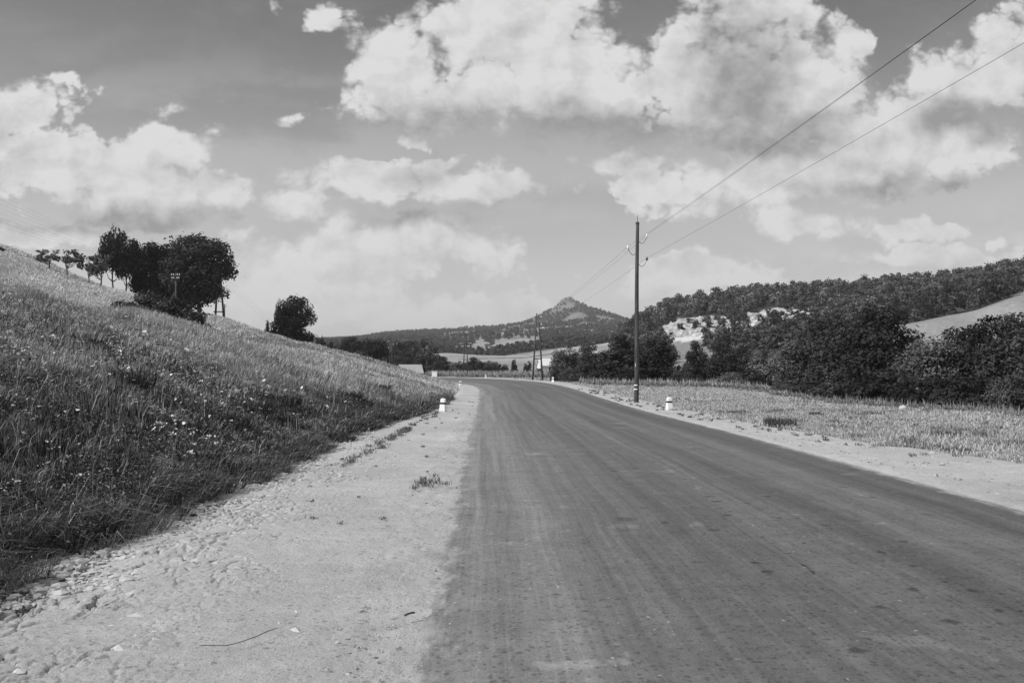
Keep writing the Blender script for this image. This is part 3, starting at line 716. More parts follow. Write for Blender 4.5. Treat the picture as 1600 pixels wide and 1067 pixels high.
# ------------------------------------------------------------------ pebbles and clods
def lumps(name, X, Y, Z, S, material, label, cat):
    ico = [(0, 0, 1), (.9, 0, .45), (.28, .85, .45), (-.72, .53, .45), (-.72, -.53, .45), (.28, -.85, .45), (.72, .53, -.4), (-.28, .85, -.4), (-.9, 0, -.4), (-.28, -.85, -.4), (.72, -.53, -.4), (0, 0, -.8)]
    fc = [(0,1,2),(0,2,3),(0,3,4),(0,4,5),(0,5,1),(1,6,2),(2,7,3),(3,8,4),(4,9,5),(5,10,1),(1,10,6),(2,6,7),(3,7,8),(4,8,9),(5,9,10),(6,11,7),(7,11,8),(8,11,9),(9,11,10),(10,11,6)]
    n = len(X); B = np.array(ico)[None]*(1+RNG.normal(0, .22, (n, 12, 1)))*S[:, None, None]*np.stack([RNG.uniform(.7, 1.5, n), RNG.uniform(.7, 1.3, n), RNG.uniform(.35, .75, n)], 1)[:, None, :]
    a = RNG.uniform(0, 6.28, n); c, s = np.cos(a)[:, None], np.sin(a)[:, None]
    VX = B[..., 0]*c-B[..., 1]*s+X[:, None]; VY = B[..., 0]*s+B[..., 1]*c+Y[:, None]; VZ = B[..., 2]+Z[:, None]
    V = np.stack([VX, VY, VZ], 2).reshape(-1, 3); F = (np.arange(n)[:, None, None]*12+np.array(fc)[None]).reshape(-1, 3)
    tagit(link(name, mesh_np(name, V, F, material, False)), label, cat, kind='stuff')
n = 24000; y = np.exp(RNG.uniform(math.log(3.3), math.log(40), n)); f = RNG.beta(1.0, 2.6, n); x = xF(y)-.2+f*(xL(y)-xF(y)+.2)
dens = fbm(x*1.6, y*1.6, 4, 44); k = dens > .42+.12*f; x, y, f = x[k], y[k], f[k]
lumps('earth_clods', x, y, z0(x, y)+.03*sst(.7, .3, f)+.01, np.exp(RNG.normal(math.log(.011), .75, len(x))).clip(.003, .06)*(1-.35*f), 'clod', 'loose dry clods and crumbs of earth strewn over the left verge', 'clods')
n = 12000; y = np.exp(RNG.uniform(math.log(3.3), math.log(26), n)); x = xF(y)+RNG.random(n)*(xL(y)-xF(y)+.15); k = fbm(x*2.5, y*1.2, 3, 46) > .47; x, y = x[k], y[k]
lumps('grit', x, y, z0(x, y)+.018, np.exp(RNG.normal(math.log(.0045), .55, len(x))).clip(.002, .02)*(.7+.035*y), 'stone', 'fine grit and small stones lying all over the left verge', 'grit')
n = 900; y = np.exp(RNG.uniform(math.log(9), math.log(60), n)); x = xR(y)+RNG.uniform(.1, 1, n)*(xO(y)-xR(y))
lumps('gravel', x, y, z0(x, y)+.02, np.exp(RNG.normal(math.log(.018), .5, n)), 'stone', 'loose gravel stones along the right verge', 'gravel')

# ------------------------------------------------------------------ trees
def crown(seed, w, h, zb, nleaf, ls, shape='round', lobes=26, tone=(.7, 1.35), droop=.0):
    r = np.random.default_rng(seed)
    L = []
    while len(L) < lobes:
        p = r.uniform(-1, 1, 3); tz = (p[2]+1)/2
        if shape == 'round': lim = math.sqrt(max(0, 1-p[2]**2))**.75
        elif shape == 'cone': lim = (1-tz)**.62*(.55+.45*min(1, tz*6))
        elif shape == 'dome': lim = math.sqrt(max(0, 1-tz**2.2))
        else: lim = .75+.25*math.sin(tz*9+seed)
        rr = math.hypot(p[0], p[1])
        if rr > lim or (rr < lim*.35 and abs(p[2]) < .6 and r.random() < .7): continue
        lr = r.uniform(.19, .31)*(.72 if lobes < 18 and nleaf > 700 else 1)*(.75+.5*(1-tz) if shape == 'cone' else 1)
        L.append((p[0]*(1-lr)*w/2, p[1]*(1-lr)*w/2, zb+lr*w*.4+tz*(h-zb-lr*w*.8), lr*w*.5*r.uniform(.9, 1.25)))
    L = np.array(L); wt = L[:, 3]**2; idx = r.choice(len(L), nleaf, p=wt/wt.sum())
    dv = r.normal(size=(nleaf, 3)); dv /= np.linalg.norm(dv, axis=1)[:, None]
    rad = L[idx, 3]*np.clip(1.06-np.abs(r.normal(0, .26, nleaf)), .2, 1.3)
    rad *= 1+.35*(np.sin(dv[:, 0]*7+idx)*np.sin(dv[:, 1]*6+idx*2)*np.sin(dv[:, 2]*5+idx*3))
    out = r.random(nleaf) < .04; rad[out] *= 1.18
    P = L[idx, :3]+dv*rad[:, None]*np.array([1, 1, .82])
    nrm = dv+r.normal(0, .55, (nleaf, 3))+np.array([0, 0, .35]); nrm /= np.linalg.norm(nrm, axis=1)[:, None]
    t1 = np.cross(nrm, r.normal(size=(nleaf, 3))); t1 /= np.linalg.norm(t1, axis=1)[:, None]; t2 = np.cross(nrm, t1)
    s = ls*np.exp(r.normal(0, .28, nleaf))[:, None]/2
    Vv = np.stack([P-t1*s*1.3, P-t2*s*.75, P+t1*s*1.3, P+t2*s*.75], 1).reshape(-1, 3)
    k = np.arange(nleaf)*4; T = np.repeat(np.clip(r.uniform(tone[0], tone[1], nleaf)*(1+.25*np.sin(idx*1.7)), .3, 2), 4)
    return Vv, np.stack([k, k+1, k+2, k+3], 1), T, L
def trunk(seed, h, zb, L, r0, bare=False, lean=(0, 0), nlimb=7, hidden_base=.15):
    r = np.random.default_rng(seed+99); m = MB()
    top = h*.72; pts = []
    for i in range(7):
        t = i/6; pts.append((lean[0]*t**1.3+.06*r.normal()*(i > 0)*r0*6, lean[1]*t+.06*r.normal()*(i > 0)*r0*6, -hidden_base+t*(top+hidden_base)))
    m.tube(pts, [r0*(1.35 if i == 0 else 1-.13*i) for i in range(7)], 8)
    for j in r.choice(len(L), min(nlimb, len(L)), replace=False):
        c = L[j]; zt = min(max(zb*.75, c[2]*.5), top*.8); t = (zt+hidden_base)/(top+hidden_base); a = np.array([lean[0]*t**1.3, lean[1]*t, zt]); b = c[:3]
        mid = (a+b)/2+np.array([0, 0, -.06*h]); m.tube([a, mid, b], [r0*.45, r0*.3, r0*.1], 6)
    return m.mesh('trunk', 'bark', True)
TM = {}
def tree_kind(key, seed, w, h, zb, nleaf, ls, shape='round', lobes=26, material='leaf_dark', r0=.16, lean=(0, 0), bark='bark', nlimb=7, tone=(.7, 1.35)):
    Vv, F, T, L = crown(seed, w, h, zb, nleaf, ls, shape, lobes, tone)
    cm = mesh_np('crown', Vv, F, material, False, T); tm = trunk(seed, h, zb, L, r0, lean=lean, nlimb=nlimb)
    if bark != 'bark': tm.materials.clear(); tm.materials.append(MATS[bark])
    TM[key] = (cm, tm, w, h)
def plant_tree(key, u, Y, wpx, top_v, label, cat='tree', name='tree', group=None, base_v=None, rz=None, sink=0., mat_over=None):
    """wpx = crown width in photo pixels, top_v = photo row of its top"""
    cm, tm, w, h = TM[key]; x, y, z = at(u, Y)
    z -= sink
    if base_v is not None: z = CAMH+(HOR-base_v)/FPX*Y
    zt = CAMH+(HOR-top_v)/FPX*Y; sz = max(zt-z, .5)/h; sx = wpx/FPX*Y/w
    t = thing(name, label, cat, (x, y, z), rz if rz is not None else random.uniform(0, 6.28), group, (sx, sx, sz))
    c = link('crown', cm, t); link('trunk', tm, t)
    if mat_over:
        c.data = cm.copy(); c.data.materials.clear(); c.data.materials.append(MATS[mat_over])
    return t
tree_kind('alderA', 1, 5, 6, .25, 15000, .15, 'cone', 62, 'leaf_dark', .12)
tree_kind('alderB', 2, 5.2, 6, .2, 15000, .15, 'dome', 60, 'leaf_dark', .12)
tree_kind('willow', 3, 5.5, 5.5, .2, 14000, .15, 'dome', 60, 'leaf_mid', .12)
tree_kind('spire', 4, 4, 6.5, .2, 13000, .15, 'cone', 56, 'leaf_dark', .10)
tree_kind('bush', 5, 4.5, 3, 0, 7500, .14, 'dome', 26, 'leaf_dark', .06)
tree_kind('bushpale', 6, 4.5, 2.6, 0, 6500, .13, 'dome', 26, 'leaf_mid', .05)
tree_kind('oak', 7, 9, 11, .8, 17000, .26, 'round', 60, 'leaf_dark', .28)
tree_kind('oakB', 8, 8, 10, .3, 15000, .26, 'dome', 50, 'leaf_dark', .25)
tree_kind('lime', 9, 6, 7, 1.5, 5200, .22, 'round', 32, 'leaf_dark', .16)
tree_kind('apple', 10, 3.4, 3.8, 1.3, 750, .19, 'dome', 14, 'leaf_mid', .10, (.25, .1), nlimb=9)
tree_kind('appleB', 12, 3.6, 3.6, 1.3, 900, .19, 'dome', 15, 'leaf_mid', .11, (-.35, .0), 'limewashed_bark', nlimb=9)

# trees and bushes along the stream on the right, nearest first
for a in [
 ('alderB', 1592, 37, 120, 492, 'dense leafy tree cut by the right frame edge behind the meadow'),
 ('alderA', 1535, 40, 115, 481, 'tall pointed dark tree rising highest at the right end of the stream row'),
 ('willow', 1463, 42, 120, 512, 'wide loose leafy tree just left of the tallest tree at the meadow edge'),
 ('alderB', 1375, 50, 130, 488, 'broad very dark tree at the middle of the meadow edge below the pale field'),
 ('alderA', 1318, 54, 120, 500, 'dark shaggy tree leaning into the broad dark one beside it'),
 ('willow', 1262, 62, 100, 528, 'greyish willow left of the dark mass, in front of the pale house'),
 ('willow', 1205, 76, 90, 540, 'small grey round tree behind the pale house gap below the wooded slope'),
 ('alderB', 1160, 78, 70, 540, 'dark round tree between two larger ones below the white quarry scars'),
 ('alderA', 1128, 74, 70, 522, 'dark layered tree under the right quarry scar'),
 ('alderB', 1088, 76, 44, 530, 'small dark dome shaped tree under the left quarry scar'),
 ('spire', 1027, 80, 78, 520, 'pointed dark tree just right of the near utility pole'),
 ('spire', 968, 80, 96, 511, 'pointed dark tree just left of the near utility pole, biggest of the left end'),
 ('alderB', 922, 84, 62, 536, 'rounded dark tree between the fir shaped tree and the bushes by the curve'),
 ('alderB', 1630, 42, 130, 500, 'dark tree almost wholly outside the right frame edge'),
 ('alderB', 1500, 50, 120, 520, 'dark tree half hidden behind the gap left of the tallest tree'),
 ('alderB', 1425, 52, 90, 528, 'dark low tree between the loose leafy tree and the broad dark one'),
 ('alderA', 1345, 60, 110, 478, 'highest dark tree top behind the middle of the meadow edge'),
 ('alderB', 1290, 66, 90, 506, 'dark tree rising behind the shaggy dark tree'),
 ('willow', 1240, 90, 80, 532, 'greyish tree top behind the pale house'),
 ('alderB', 1575, 46, 80, 510, 'dark tree top between the two rightmost trees'),
 ('willow', 884, 90, 58, 537, 'pale topped tree at the left end of the stream row beside the white house')]:
    plant_tree(a[0], a[1], a[2], a[3]*(1.2 if a[1] > 1230 else 1.05), a[4]+random.uniform(-16, 8)*(a[1] > 1230), a[5], group='trees along the stream', sink=.3)
for a in [
 ('bush', 1600, 34, 95, 575, 'low dark bush at the right frame edge under the tree'),
 ('bushpale', 1570, 34.5, 70, 590, 'pale leafy shrub in front of the tallest stream tree'),
 ('bush', 1505, 36, 120, 580, 'dark bush filling the gap between the two rightmost trees'),
 ('bush', 1440, 38, 110, 585, 'dark bush at the meadow edge beside the round pale stone'),
 ('bush', 1375, 41, 110, 570, 'dark bush at the foot of the broad dark tree'),
 ('bush', 1310, 46, 110, 575, 'dark bush where the meadow edge turns back, under shaggy tree'),
 ('bush', 1255, 54, 80, 590, 'low spreading bush left of the dark mass by the meadow'),
 ('bushpale', 1225, 60, 60, 592, 'small pale bush in front of the pale house'),
 ('bush', 1180, 66, 60, 582, 'dark bush under the trees left of the pale house'),
 ('bushpale', 1140, 70, 60, 580, 'greyish bush under the right quarry scar'),
 ('bush', 1074, 72, 60, 566, 'low wide dark bush right of the near utility pole'),
 ('bush', 985, 76, 70, 572, 'dark bush directly behind the near utility pole'),
 ('bush', 935, 79, 60, 575, 'dark bush at the foot of the rounded tree left of the pole'),
 ('bushpale', 893, 83, 52, 574, 'pale bush behind the white guard stone at the curve'),
 ('bush', 868, 86, 22, 576, 'small dark bush between the double pole and the guard stone')]:
    plant_tree(*a, cat='bush', name='bush', group='bushes under the stream trees', sink=.25)

# left hill
for a in [
 ('oak', 312, 104, 104, 360, 'huge dark round tree at the right end of the hilltop clump', 480, None),
 ('oakB', 268, 106, 84, 374, 'big dark tree in the middle of the hilltop clump', 476, None),
 ('oakB', 236, 104, 66, 372, 'dark tree at the left of the big hilltop clump', 464, None),
 ('lime', 197, 102, 52, 364, 'tall airy tree leaning on the left side of the hilltop clump', 432, None),
 ('lime', 176, 101, 48, 350, 'tall ragged topped tree with a bare dark trunk left of the clump', 430, None)]:
    plant_tree(a[0], a[1], a[2], a[3]*1.12, a[4]-2, a[5], sink=.3, group='big trees on the left hill')
for a in [
 ('apple', 157, 98, 34, 389, 'small orchard tree next to the tall ragged tree', 431),
 ('appleB', 140, 97, 34, 391, 'small orchard tree with pale trunk, second from the tall tree', 433),
 ('appleB', 106, 96, 42, 382, 'small orchard tree with whitewashed leaning trunk', 433),
 ('apple', 76, 95, 36, 385, 'leftmost sparse orchard tree with crooked dark trunk', 434)]:
    plant_tree(a[0], a[1], a[2], a[3]*1.3, a[4], a[5], 'fruit tree', 'fruit_tree', 'orchard trees on the left hill', sink=.1, rz=.4)
plant_tree('bush', -4, 92, 28, 392, 'dark bush cut by the left frame edge on the hill', 'bush', 'bush', None)
plant_tree('bush', 230, 64, 125, 452, 'left part of the dark thicket below the hilltop clump', 'bush', 'bush', 'thicket on the left hill')
plant_tree('bush', 270, 58, 125, 458, 'tallest middle bush of the dark thicket on the bank', 'bush', 'bush', 'thicket on the left hill')
plant_tree('bush', 306, 54, 92, 480, 'lowest right hand bush of the thicket on the bank', 'bush', 'bush', 'thicket on the left hill')
plant_tree('oakB', 459, 112, 84, 453, 'lone dark square topped tree standing on the ridge of the bank', sink=.6)
plant_tree('lime', 438, 112, 22, 463, 'thin tree clinging to the left side of the lone dark tree', sink=.3)
plant_tree('bush', 418, 114, 16, 496, 'tiny dark bush on the ridge left of the lone tree', 'bush', 'bush', sink=.3)
plant_tree('bush', 500, 120, 26, 521, 'small dark bush on the ridge right of the lone tree', 'bush', 'bush', sink=.3)
for (u, Y, w, tv, bv, lb) in [(548, 150, 60, 524, 552, 'low dark bush peeping over the ridge, left of the roadside cluster'),
                          (585, 140, 56, 526, 562, 'rounded dark bush just over the ridge by the double post')]:
    plant_tree('bush', u, Y, w, tv, lb, 'bush', 'bush', 'bushes behind the ridge', base_v=bv)
# trees across the road bend
for (k, u, Y, w, tv, lb) in [
 ('alderB', 632, 185, 50, 548, 'dark tree above the pale shed roof at the end of the bank'),
 ('oakB', 662, 175, 46, 552, 'dark dome tree right behind the short post at the bend'),
 ('alderB', 690, 172, 38, 556, 'dark tree behind the white block at the bend'),
 ('willow', 716, 170, 34, 562, 'grey bushy tree left of the double pole at the bend'),
 ('alderB', 742, 168, 42, 557, 'dark round tree right behind the double pole at the bend'),
 ('willow', 764, 168, 40, 561, 'wide grey tree at the right of the roadside row at the bend'),
 ('bush', 780, 166, 22, 567, 'small bush ending the roadside row at the bend'),
 ('spire', 803, 176, 15, 558, 'small fir shaped tree alone in the field left of the white house'),
 ('willow', 789, 180, 14, 567, 'pale little tree left of the fir shaped tree'),
 ('spire', 827, 182, 11, 561, 'slim dark fir shaped tree touching the double pole by the curve'),
 ('spire', 821, 182, 10, 565, 'shorter of the two slim firs left of the double pole'),
 ('bush', 843, 170, 18, 574, 'low dark bush between the legs of the double pole'),
 ('bush', 819, 130, 16, 581, 'flat bush in the corn field left of the double pole')]:
    plant_tree(k, u, Y, w, tv, lb, group='trees beyond the bend', sink=.1)

# wood on the right hill: the nearest 300 one by one, the rest as one mass
WOOD = []
for i in range(5):
    Vv, F, T, L = crown(200+i, 7, 8.2, .6, 620, .62, ('round', 'dome', 'cone', 'round', 'dome')[i], 18, (.6, 1.4))
    WOOD.append((mesh_np('crown', Vv, F, 'wood_leaf', False, T), trunk(200+i, 8, 1, L, .18, nlimb=3), Vv, F, T))
def scatter(x0, x1, y0_, y1_, sp, seed):
    r = np.random.default_rng(seed); X, Y = np.meshgrid(np.arange(x0, x1, sp), np.arange(y0_, y1_, sp))
    return (X+r.uniform(-.45, .45, X.shape)*sp).ravel(), (Y+r.uniform(-.45, .45, X.shape)*sp).ravel()
X, Y = scatter(25, 360, 126, 425, 5.8, 5)
u = 800+FPX*X/Y; m, _ = forest_mask(X, Y); m &= u < 1720
X, Y = X[m], Y[m]; Z = H(X, Y)
def visible(X, Y, Z, hh=6):                         # keeps only what no nearer ground hides
    ok = np.ones(len(X), bool)
    for f in np.linspace(.35, .96, 26):
        ok &= CAMH+(Z+hh-CAMH)*f > H(X*f, Y*f)
    return ok
k = visible(X, Y, Z, 7); X, Y, Z = X[k], Y[k], Z[k]
front = np.argsort(Y+RNG.uniform(0, 12, len(Y)))
sel = front[:298]; rest = front[298:]
for j in sel:
    i = random.randrange(5); s = random.uniform(.72, 1.2)*(.8 if fbm(X[j:j+1]/15, Y[j:j+1]/15, 2, 6)[0] < .4 else 1)
    t = thing('forest_tree', 'round dark leafy tree among many in the wood covering the right hill', 'tree', (X[j], Y[j], Z[j]-.3), random.uniform(0, 6.28), 'trees of the wood on the right hill', (s*random.uniform(.9, 1.15),)*2+(s,))
    link('crown', WOOD[i][0], t); link('trunk', WOOD[i][1], t)
def mass(name, X, Y, Z, temps, smin, smax, material, label, small_far=False):
    Vs, Fs, Ts, o = [], [], [], 0
    for x, y, z in zip(X, Y, Z):
        Vv, F, T = temps[random.randrange(len(temps))]; s = random.uniform(smin, smax)*(.72 if small_far and y > 1160 else 1); a = random.uniform(0, 6.28); c, sn = math.cos(a)*s, math.sin(a)*s
        W = np.stack([Vv[:, 0]*c-Vv[:, 1]*sn+x, Vv[:, 0]*sn+Vv[:, 1]*c+y, Vv[:, 2]*s+z-.3], 1).astype(np.float32)
        Vs.append(W); Fs.append(F+o); Ts.append(T*random.uniform(.65, 1.4)); o += len(W)
    tagit(link(name, mesh_np(name, np.concatenate(Vs), np.concatenate(Fs), material, False, np.concatenate(Ts))), label, 'wood', kind='stuff')
mass('forest', X[rest], Y[rest], Z[rest], [(w[2], w[3], w[4]) for w in WOOD], .75, 1.2, 'wood_leaf', 'upper part of the dense wood along the crest of the right hill')
FT = []
for i in range(6):
    Vv, F, T, L = crown(300+i, 8, 8, 0, 130, 1.5, ('round', 'dome', 'cone')[i % 3], 9, (.6, 1.4)); FT.append((Vv, F, T))
Xs, Ys = [], []
for (x0, x1, a, b, sp) in ((-200, 0, 245, 560, 6.0), (-260, 210, 560, 1160, 8.0), (-480, 380, 1160, 1650, 8.0)):
    x, y = scatter(x0, x1, a, b, sp, int(a)); _, m = forest_mask(x, y); m &= (800+FPX*x/y > 440); Xs.append(x[m]); Ys.append(y[m])
X = np.concatenate(Xs); Y = np.concatenate(Ys); Z = H(X, Y); k = visible(X, Y, Z); X, Y, Z = X[k], Y[k], Z[k]
print('far wood trees', len(X), 'right wood rest', len(rest))
mass('forest', X, Y, Z, FT, .6, 1.15, 'wood_leaf', 'distant mixed woods covering the hills beyond the bend of the road', True)
# scattered trees standing on the far meadow
far_spots = [(756, 1010), (767, 1020), (778, 1010), (760, 960), (770, 950), (779, 965), (790, 1015), (797, 1020), (802, 1000), (793, 985), (812, 1030), (822, 1040), (831, 1030), (815, 1000), (745, 1010), (736, 1000), (840, 1020), (850, 1010), (826, 990), (835, 1000), (765, 880), (710, 1020), (720, 1030), (806, 1060), (862, 1000)]
for (u, Y) in far_spots:
    x, y, z = at(u, Y); i = random.randrange(5); s = random.uniform(.9, 1.6)
    t = thing('field_tree', 'small dark round tree dotted on the pale meadow below the far ridge', 'tree', (x, y, z-.3), random.uniform(0, 6.28), 'trees dotted on the far meadow', (s*1.3, s*1.3, s))
    link('crown', WOOD[i][0], t)
# bushes clinging to the quarry scars
for (u, Y, s, lb) in [(1064, 292, .5, 'dark shrub on the left quarry scar'), (1078, 300, .45, 'shrub at the top of the left quarry scar'), (1104, 300, .55, 'dark shrub between the two largest scars'), (1140, 298, .6, 'shrub on the right rim of the big scar'), (1030, 300, .55, 'shrub on the leftmost pale slope'), (1100, 282, .4, 'lone shrub on the grassy apron below the scars'), (1150, 283, .6, 'bushy tree at the lower right of the big scar')]:
    x, y, z = at(u, Y)
    t = thing('bush', lb, 'bush', (x, y, z-.2), random.uniform(0, 6), 'shrubs on the quarry scars', (s*1.2, s*1.2, s)); link('crown', WOOD[random.randrange(5)][0], t)

for i in range(46):
    cx, cy, ra, rb = SCARS[random.choice([0, 0, 1, 1, 2, 3, 3, 4, 5])]; x = cx+random.uniform(-1.2, 1.2)*ra; y = cy+random.uniform(-1.1, .6)*rb; s = random.uniform(.2, .62)
    t = thing('bush', 'small dark shrub, one of many clinging to the pale quarry scars', 'bush', (x, y, float(H(x, y))+.2), random.uniform(0, 6), 'small shrubs dotted over the quarry scars', (s*1.3, s*1.3, s)); link('crown', WOOD[random.randrange(5)][0], t)

# ------------------------------------------------------------------ rock
def rock_patch(cx, cy, rx, ry, seed, label, material='pale_rock', amp=2.2, lift=.5, group=None, step=.5):
    X, Y = np.meshgrid(np.arange(-1.35*rx, 1.35*rx, step), np.arange(-1.35*ry, 1.35*ry, step*1.3)); n, m = X.shape
    wx, wy = cx+X, cy+Y
    r = np.hypot(X/rx, Y/ry)+.75*(fbm(wx/5, wy/5, 4, seed)-.5)
    e = sst(1.0, .55, r)
    ridged = 1-np.abs(2*fbm(wx/4.5, wy/9, 4, seed+3)-1)
    z = H(wx, wy)-1.2+e*(1.2+lift)+e*amp*(ridged-.55)+e*(fbm(wx/1.4, wy/1.4, 3, seed+5)-.5)*1.1
    V = np.stack([X.ravel(), Y.ravel(), (z-H(cx, cy)).ravel()], 1); I, J = np.meshgrid(np.arange(n-1), np.arange(m-1), indexing='ij'); q = (I*m+J).ravel()
    o = link('rock_outcrop', mesh_np('rock_outcrop', V, np.stack([q, q+1, q+m+1, q+m], 1), material, False), None, (cx, cy, float(H(cx, cy))))
    tagit(o, label, 'rock face', group)
LB = ['largest bright quarry scar on the left part of the wooded hill', 'bright crumbling scar right of the largest one', 'pale scar at the left end of the wooded hill beside the pole', 'bright narrow scar higher up in the wood', 'small pale scar just right of the narrow high one', 'small pale scar between the big and the narrow ones', 'small pale patch at the lower right of the big scars']
for i, (a, b, ra, rb) in enumerate(SCARS): rock_patch(a, b, ra, rb, 500+i*7, LB[i], group='quarry scars')
rock_patch(PK[0], PK[1]-8, 17, 22, 611, 'grey craggy rock crowning the conical far peak', 'grey_rock', 12, 5, step=1.6)
rock_patch(PK[0]-24, PK[1]-48, 20, 18, 615, 'bare pale slope on the left flank of the conical far peak', 'grey_rock', 3, 1.2, step=2)
mb = MB()
def stone(u, Y, sx, sy, sz, label, material='stone', seed=1):
    r = np.random.default_rng(seed); m = MB(); x, y, z = at(u, Y); Vv = []; F = []; a, b = 12, 7
    for i in range(b):
        th = math.pi*i/(b-1)
        for j in range(a):
            k = 1+.12*r.normal() if 0 < i < b-1 else 1
            Vv.append((sx*math.sin(th)*math.cos(6.283*j/a)*k, sy*math.sin(th)*math.sin(6.283*j/a)*k, sz*(.6+math.cos(th))))
    for i in range(b-1):
        for j in range(a): F.append((i*a+j, (i+1)*a+j, (i+1)*a+(j+1) % a, i*a+(j+1) % a))
    m.add(Vv, F); o = m.build('stone', material, None, True, loc=(x, y, z), rot=(0, 0, seed)); tagit(o, label, 'stone')
stone(1411, 33.5, .16, .14, .13, 'round pale boulder at the meadow edge before the dark bushes', 'clod', 3)
stone(1447, 34, .09, .08, .07, 'smaller pale stone right of the round boulder', 'clod', 5)
stone(28, 60, .16, .12, .22, 'white boundary stone on the left hillside', 'limewash', 8)

# ------------------------------------------------------------------ guard stones
def ring_rect(w, d, z, rr=.03, n=4):
    P = []
    for (sx, sy, a0) in ((1, 1, 0), (-1, 1, 90), (-1, -1, 180), (1, -1, 270)):
        for k in range(n+1):
            a = R(a0+90*k/n); P.append((sx*(w/2-rr)+rr*math.cos(a), sy*(d/2-rr)+rr*math.sin(a), z))
    return P
def loft(rings, caps=True):
    m = MB(); n = len(rings[0]); V = [p for r in rings for p in r]
    F = [(i*n+k, i*n+(k+1) % n, (i+1)*n+(k+1) % n, (i+1)*n+k) for i in range(len(rings)-1) for k in range(n)]
    if caps: F += [tuple(range(n))[::-1], tuple(range((len(rings)-1)*n, len(rings)*n))]
    m.add(V, F); return m
def w_at(z): return .255-.15*z
body = loft([ring_rect(w_at(z), w_at(z)*.85, z) for z in (-.15, .1, .2, .3, .4, .47)]+[ring_rect(.175, .15, .497, .04), ring_rect(.12, .10, .512, .04)])
band = loft([ring_rect(w_at(z)+e, w_at(z)*.85+e, z) for z, e in ((.288, 0), (.290, .005), (.358, .005), (.360, 0))], True)
bm, km = body.mesh('body', 'limewash', False), band.mesh('painted_band', 'black_paint', False)
GS_ = [(692, 30.8, -.25, .035, 'white guard stone with black band on the left verge, nearest on that side'),
       (1046, 32.2, .2, -.02, 'white guard stone with black band beside the near utility pole'),
       (719.5, 74.6, .3, .0, 'white guard stone at the left verge where the road starts to bend'),
       (864, 77.5, -.2, .0, 'white guard stone on the outer side of the bend in front of bushes'),
       (759, 109, 0, .0, 'farthest tiny white guard stone beyond the road bend')]
for (u, Y, rz, tilt, lb) in GS_:
    x = UX(u, Y); t = thing('guard_stone', lb, 'guard stone', (x, Y, float(z0(x, Y))+.045), rz, 'white guard stones along the road', (1, 1, 1))
    t.rotation_euler = (0, tilt, rz); link('body', bm, t); link('painted_band', km, t)

# ------------------------------------------------------------------ utility poles
def insulator(parent, loc, material, s=1.0):
    m = MB(); m.lathe([(r*s, z*s) for r, z in ((.02, 0), (.055, .005), (.06, .03), (.04, .055), (.062, .065), (.062, .09), (.035, .115), (.045, .14), (.03, .165), (.005, .17))], loc, 12)
    return m.build('insulator', material, parent, True)
def hook(parent, r0, z, side, reach=.42, s=1.0, material='porcelain'):
    m = MB(); P = []
    for k in range(9):
        t = k/8; P.append((side*(r0*.6+reach*t), 0, z-.16*math.sin(math.pi*t*1.0)*1.0-.02+.16*t*t*1.3))
    P.append((side*(r0*.6+reach), 0, z+.26))
    m.tube(P, .014*s, 6); h = m.build('hook', 'iron', parent, True)
    insulator(h, (side*(r0*.6+reach), 0, z+.17), material, s)
    return (side*(r0*.6+reach), 0, z+.32)
PX, PY, PZ = at(996, 40); PZ = float(H(PX, PY)); PH = 8.95-PZ
pole = thing('utility_pole', 'tall dark wooden utility pole with three hooks and painted rings beside the road', 'utility pole', (PX, PY, PZ))
m = MB(); m.tube([(-.06*(1-t)+.0*t+.012*math.sin(t*7), 0, -.3+t*(PH+.3)) for t in np.linspace(0, 1, 14)], [.125-.045*t for t in np.linspace(0, 1, 14)], 18); m.build('shaft', 'pole_wood', pole, True)
m = MB(); m.lathe([(.092, 0), (.10, .01), (.10, .06), (.05, .10), (.01, .12)], (.0, 0, PH-.02)); m.build('cap', 'iron', pole, True)
m = MB(); m.tube([(0, 0, PH), (0, 0, PH+.42)], .013, 6); m.build('lightning_rod', 'iron', pole)
for zz in (.70, .90):
    m = MB(); m.lathe([(.118, 0), (.1225, .004), (.122, .05), (.117, .054)], (-.053, 0, zz), 18); m.build('painted_ring', 'limewash', pole, True)
m = MB(); m.box((-.10, -.085, 1.93), (.05, .012, .17)); m.build('number_plate', 'limewash', pole)
zp = lambda v: CAMH+(HOR-v)/FPX*40-PZ
A1 = hook(pole, .09, zp(370)-.2, 1); A2 = hook(pole, .09, zp(388)-.2, -1); A3 = hook(pole, .09, zp(406)-.2, 1, material='dark_porcelain')

def a_pole(u, Y, hgt, spread, label, arms=(), hooks=(), brace=.25, r=.10, base=None, name='double_pole', tilt=0.):
    x, y, z = at(u, Y)
    if base is not None: z = base
    t = thing(name, label, 'utility pole', (x, y, z), 0, 'double leg poles of the line')
    for sg in (-1, 1):
        m = MB(); m.tube([(sg*spread/2+tilt*spread*.5*(sg < 0), 0, -.3), (sg*.09+tilt*.0, 0, hgt if sg < 0 else hgt-.15)], [r*1.1, r*.75], 10); m.build('leg', 'pole_wood', t, True)
    zb = hgt*brace; w = spread*(1-brace); m = MB(); m.tube([(-w/2-.1, 0, zb), (w/2+.1, 0, zb)], r*.6, 8); m.build('crossbar', 'pole_wood', t)
    pts = []
    for (za, wa) in arms:
        m = MB(); m.box((0, -.13, za), (wa, .09, .09)); a = m.build('crossarm', 'pole_wood', t)
        for sx in (-.48, -.3, .3, .48):
            insulator(a, (sx*wa, -.13, za+.05), 'porcelain', 1.1); pts.append((x+sx*wa, y-.13, z+za+.2))
    for (zh, sd_, mt) in hooks:
        p = hook(t, .1, zh, sd_, .36, 1.1, mt); pts.append((x+p[0], y, z+p[2]-.02))
    return t, pts
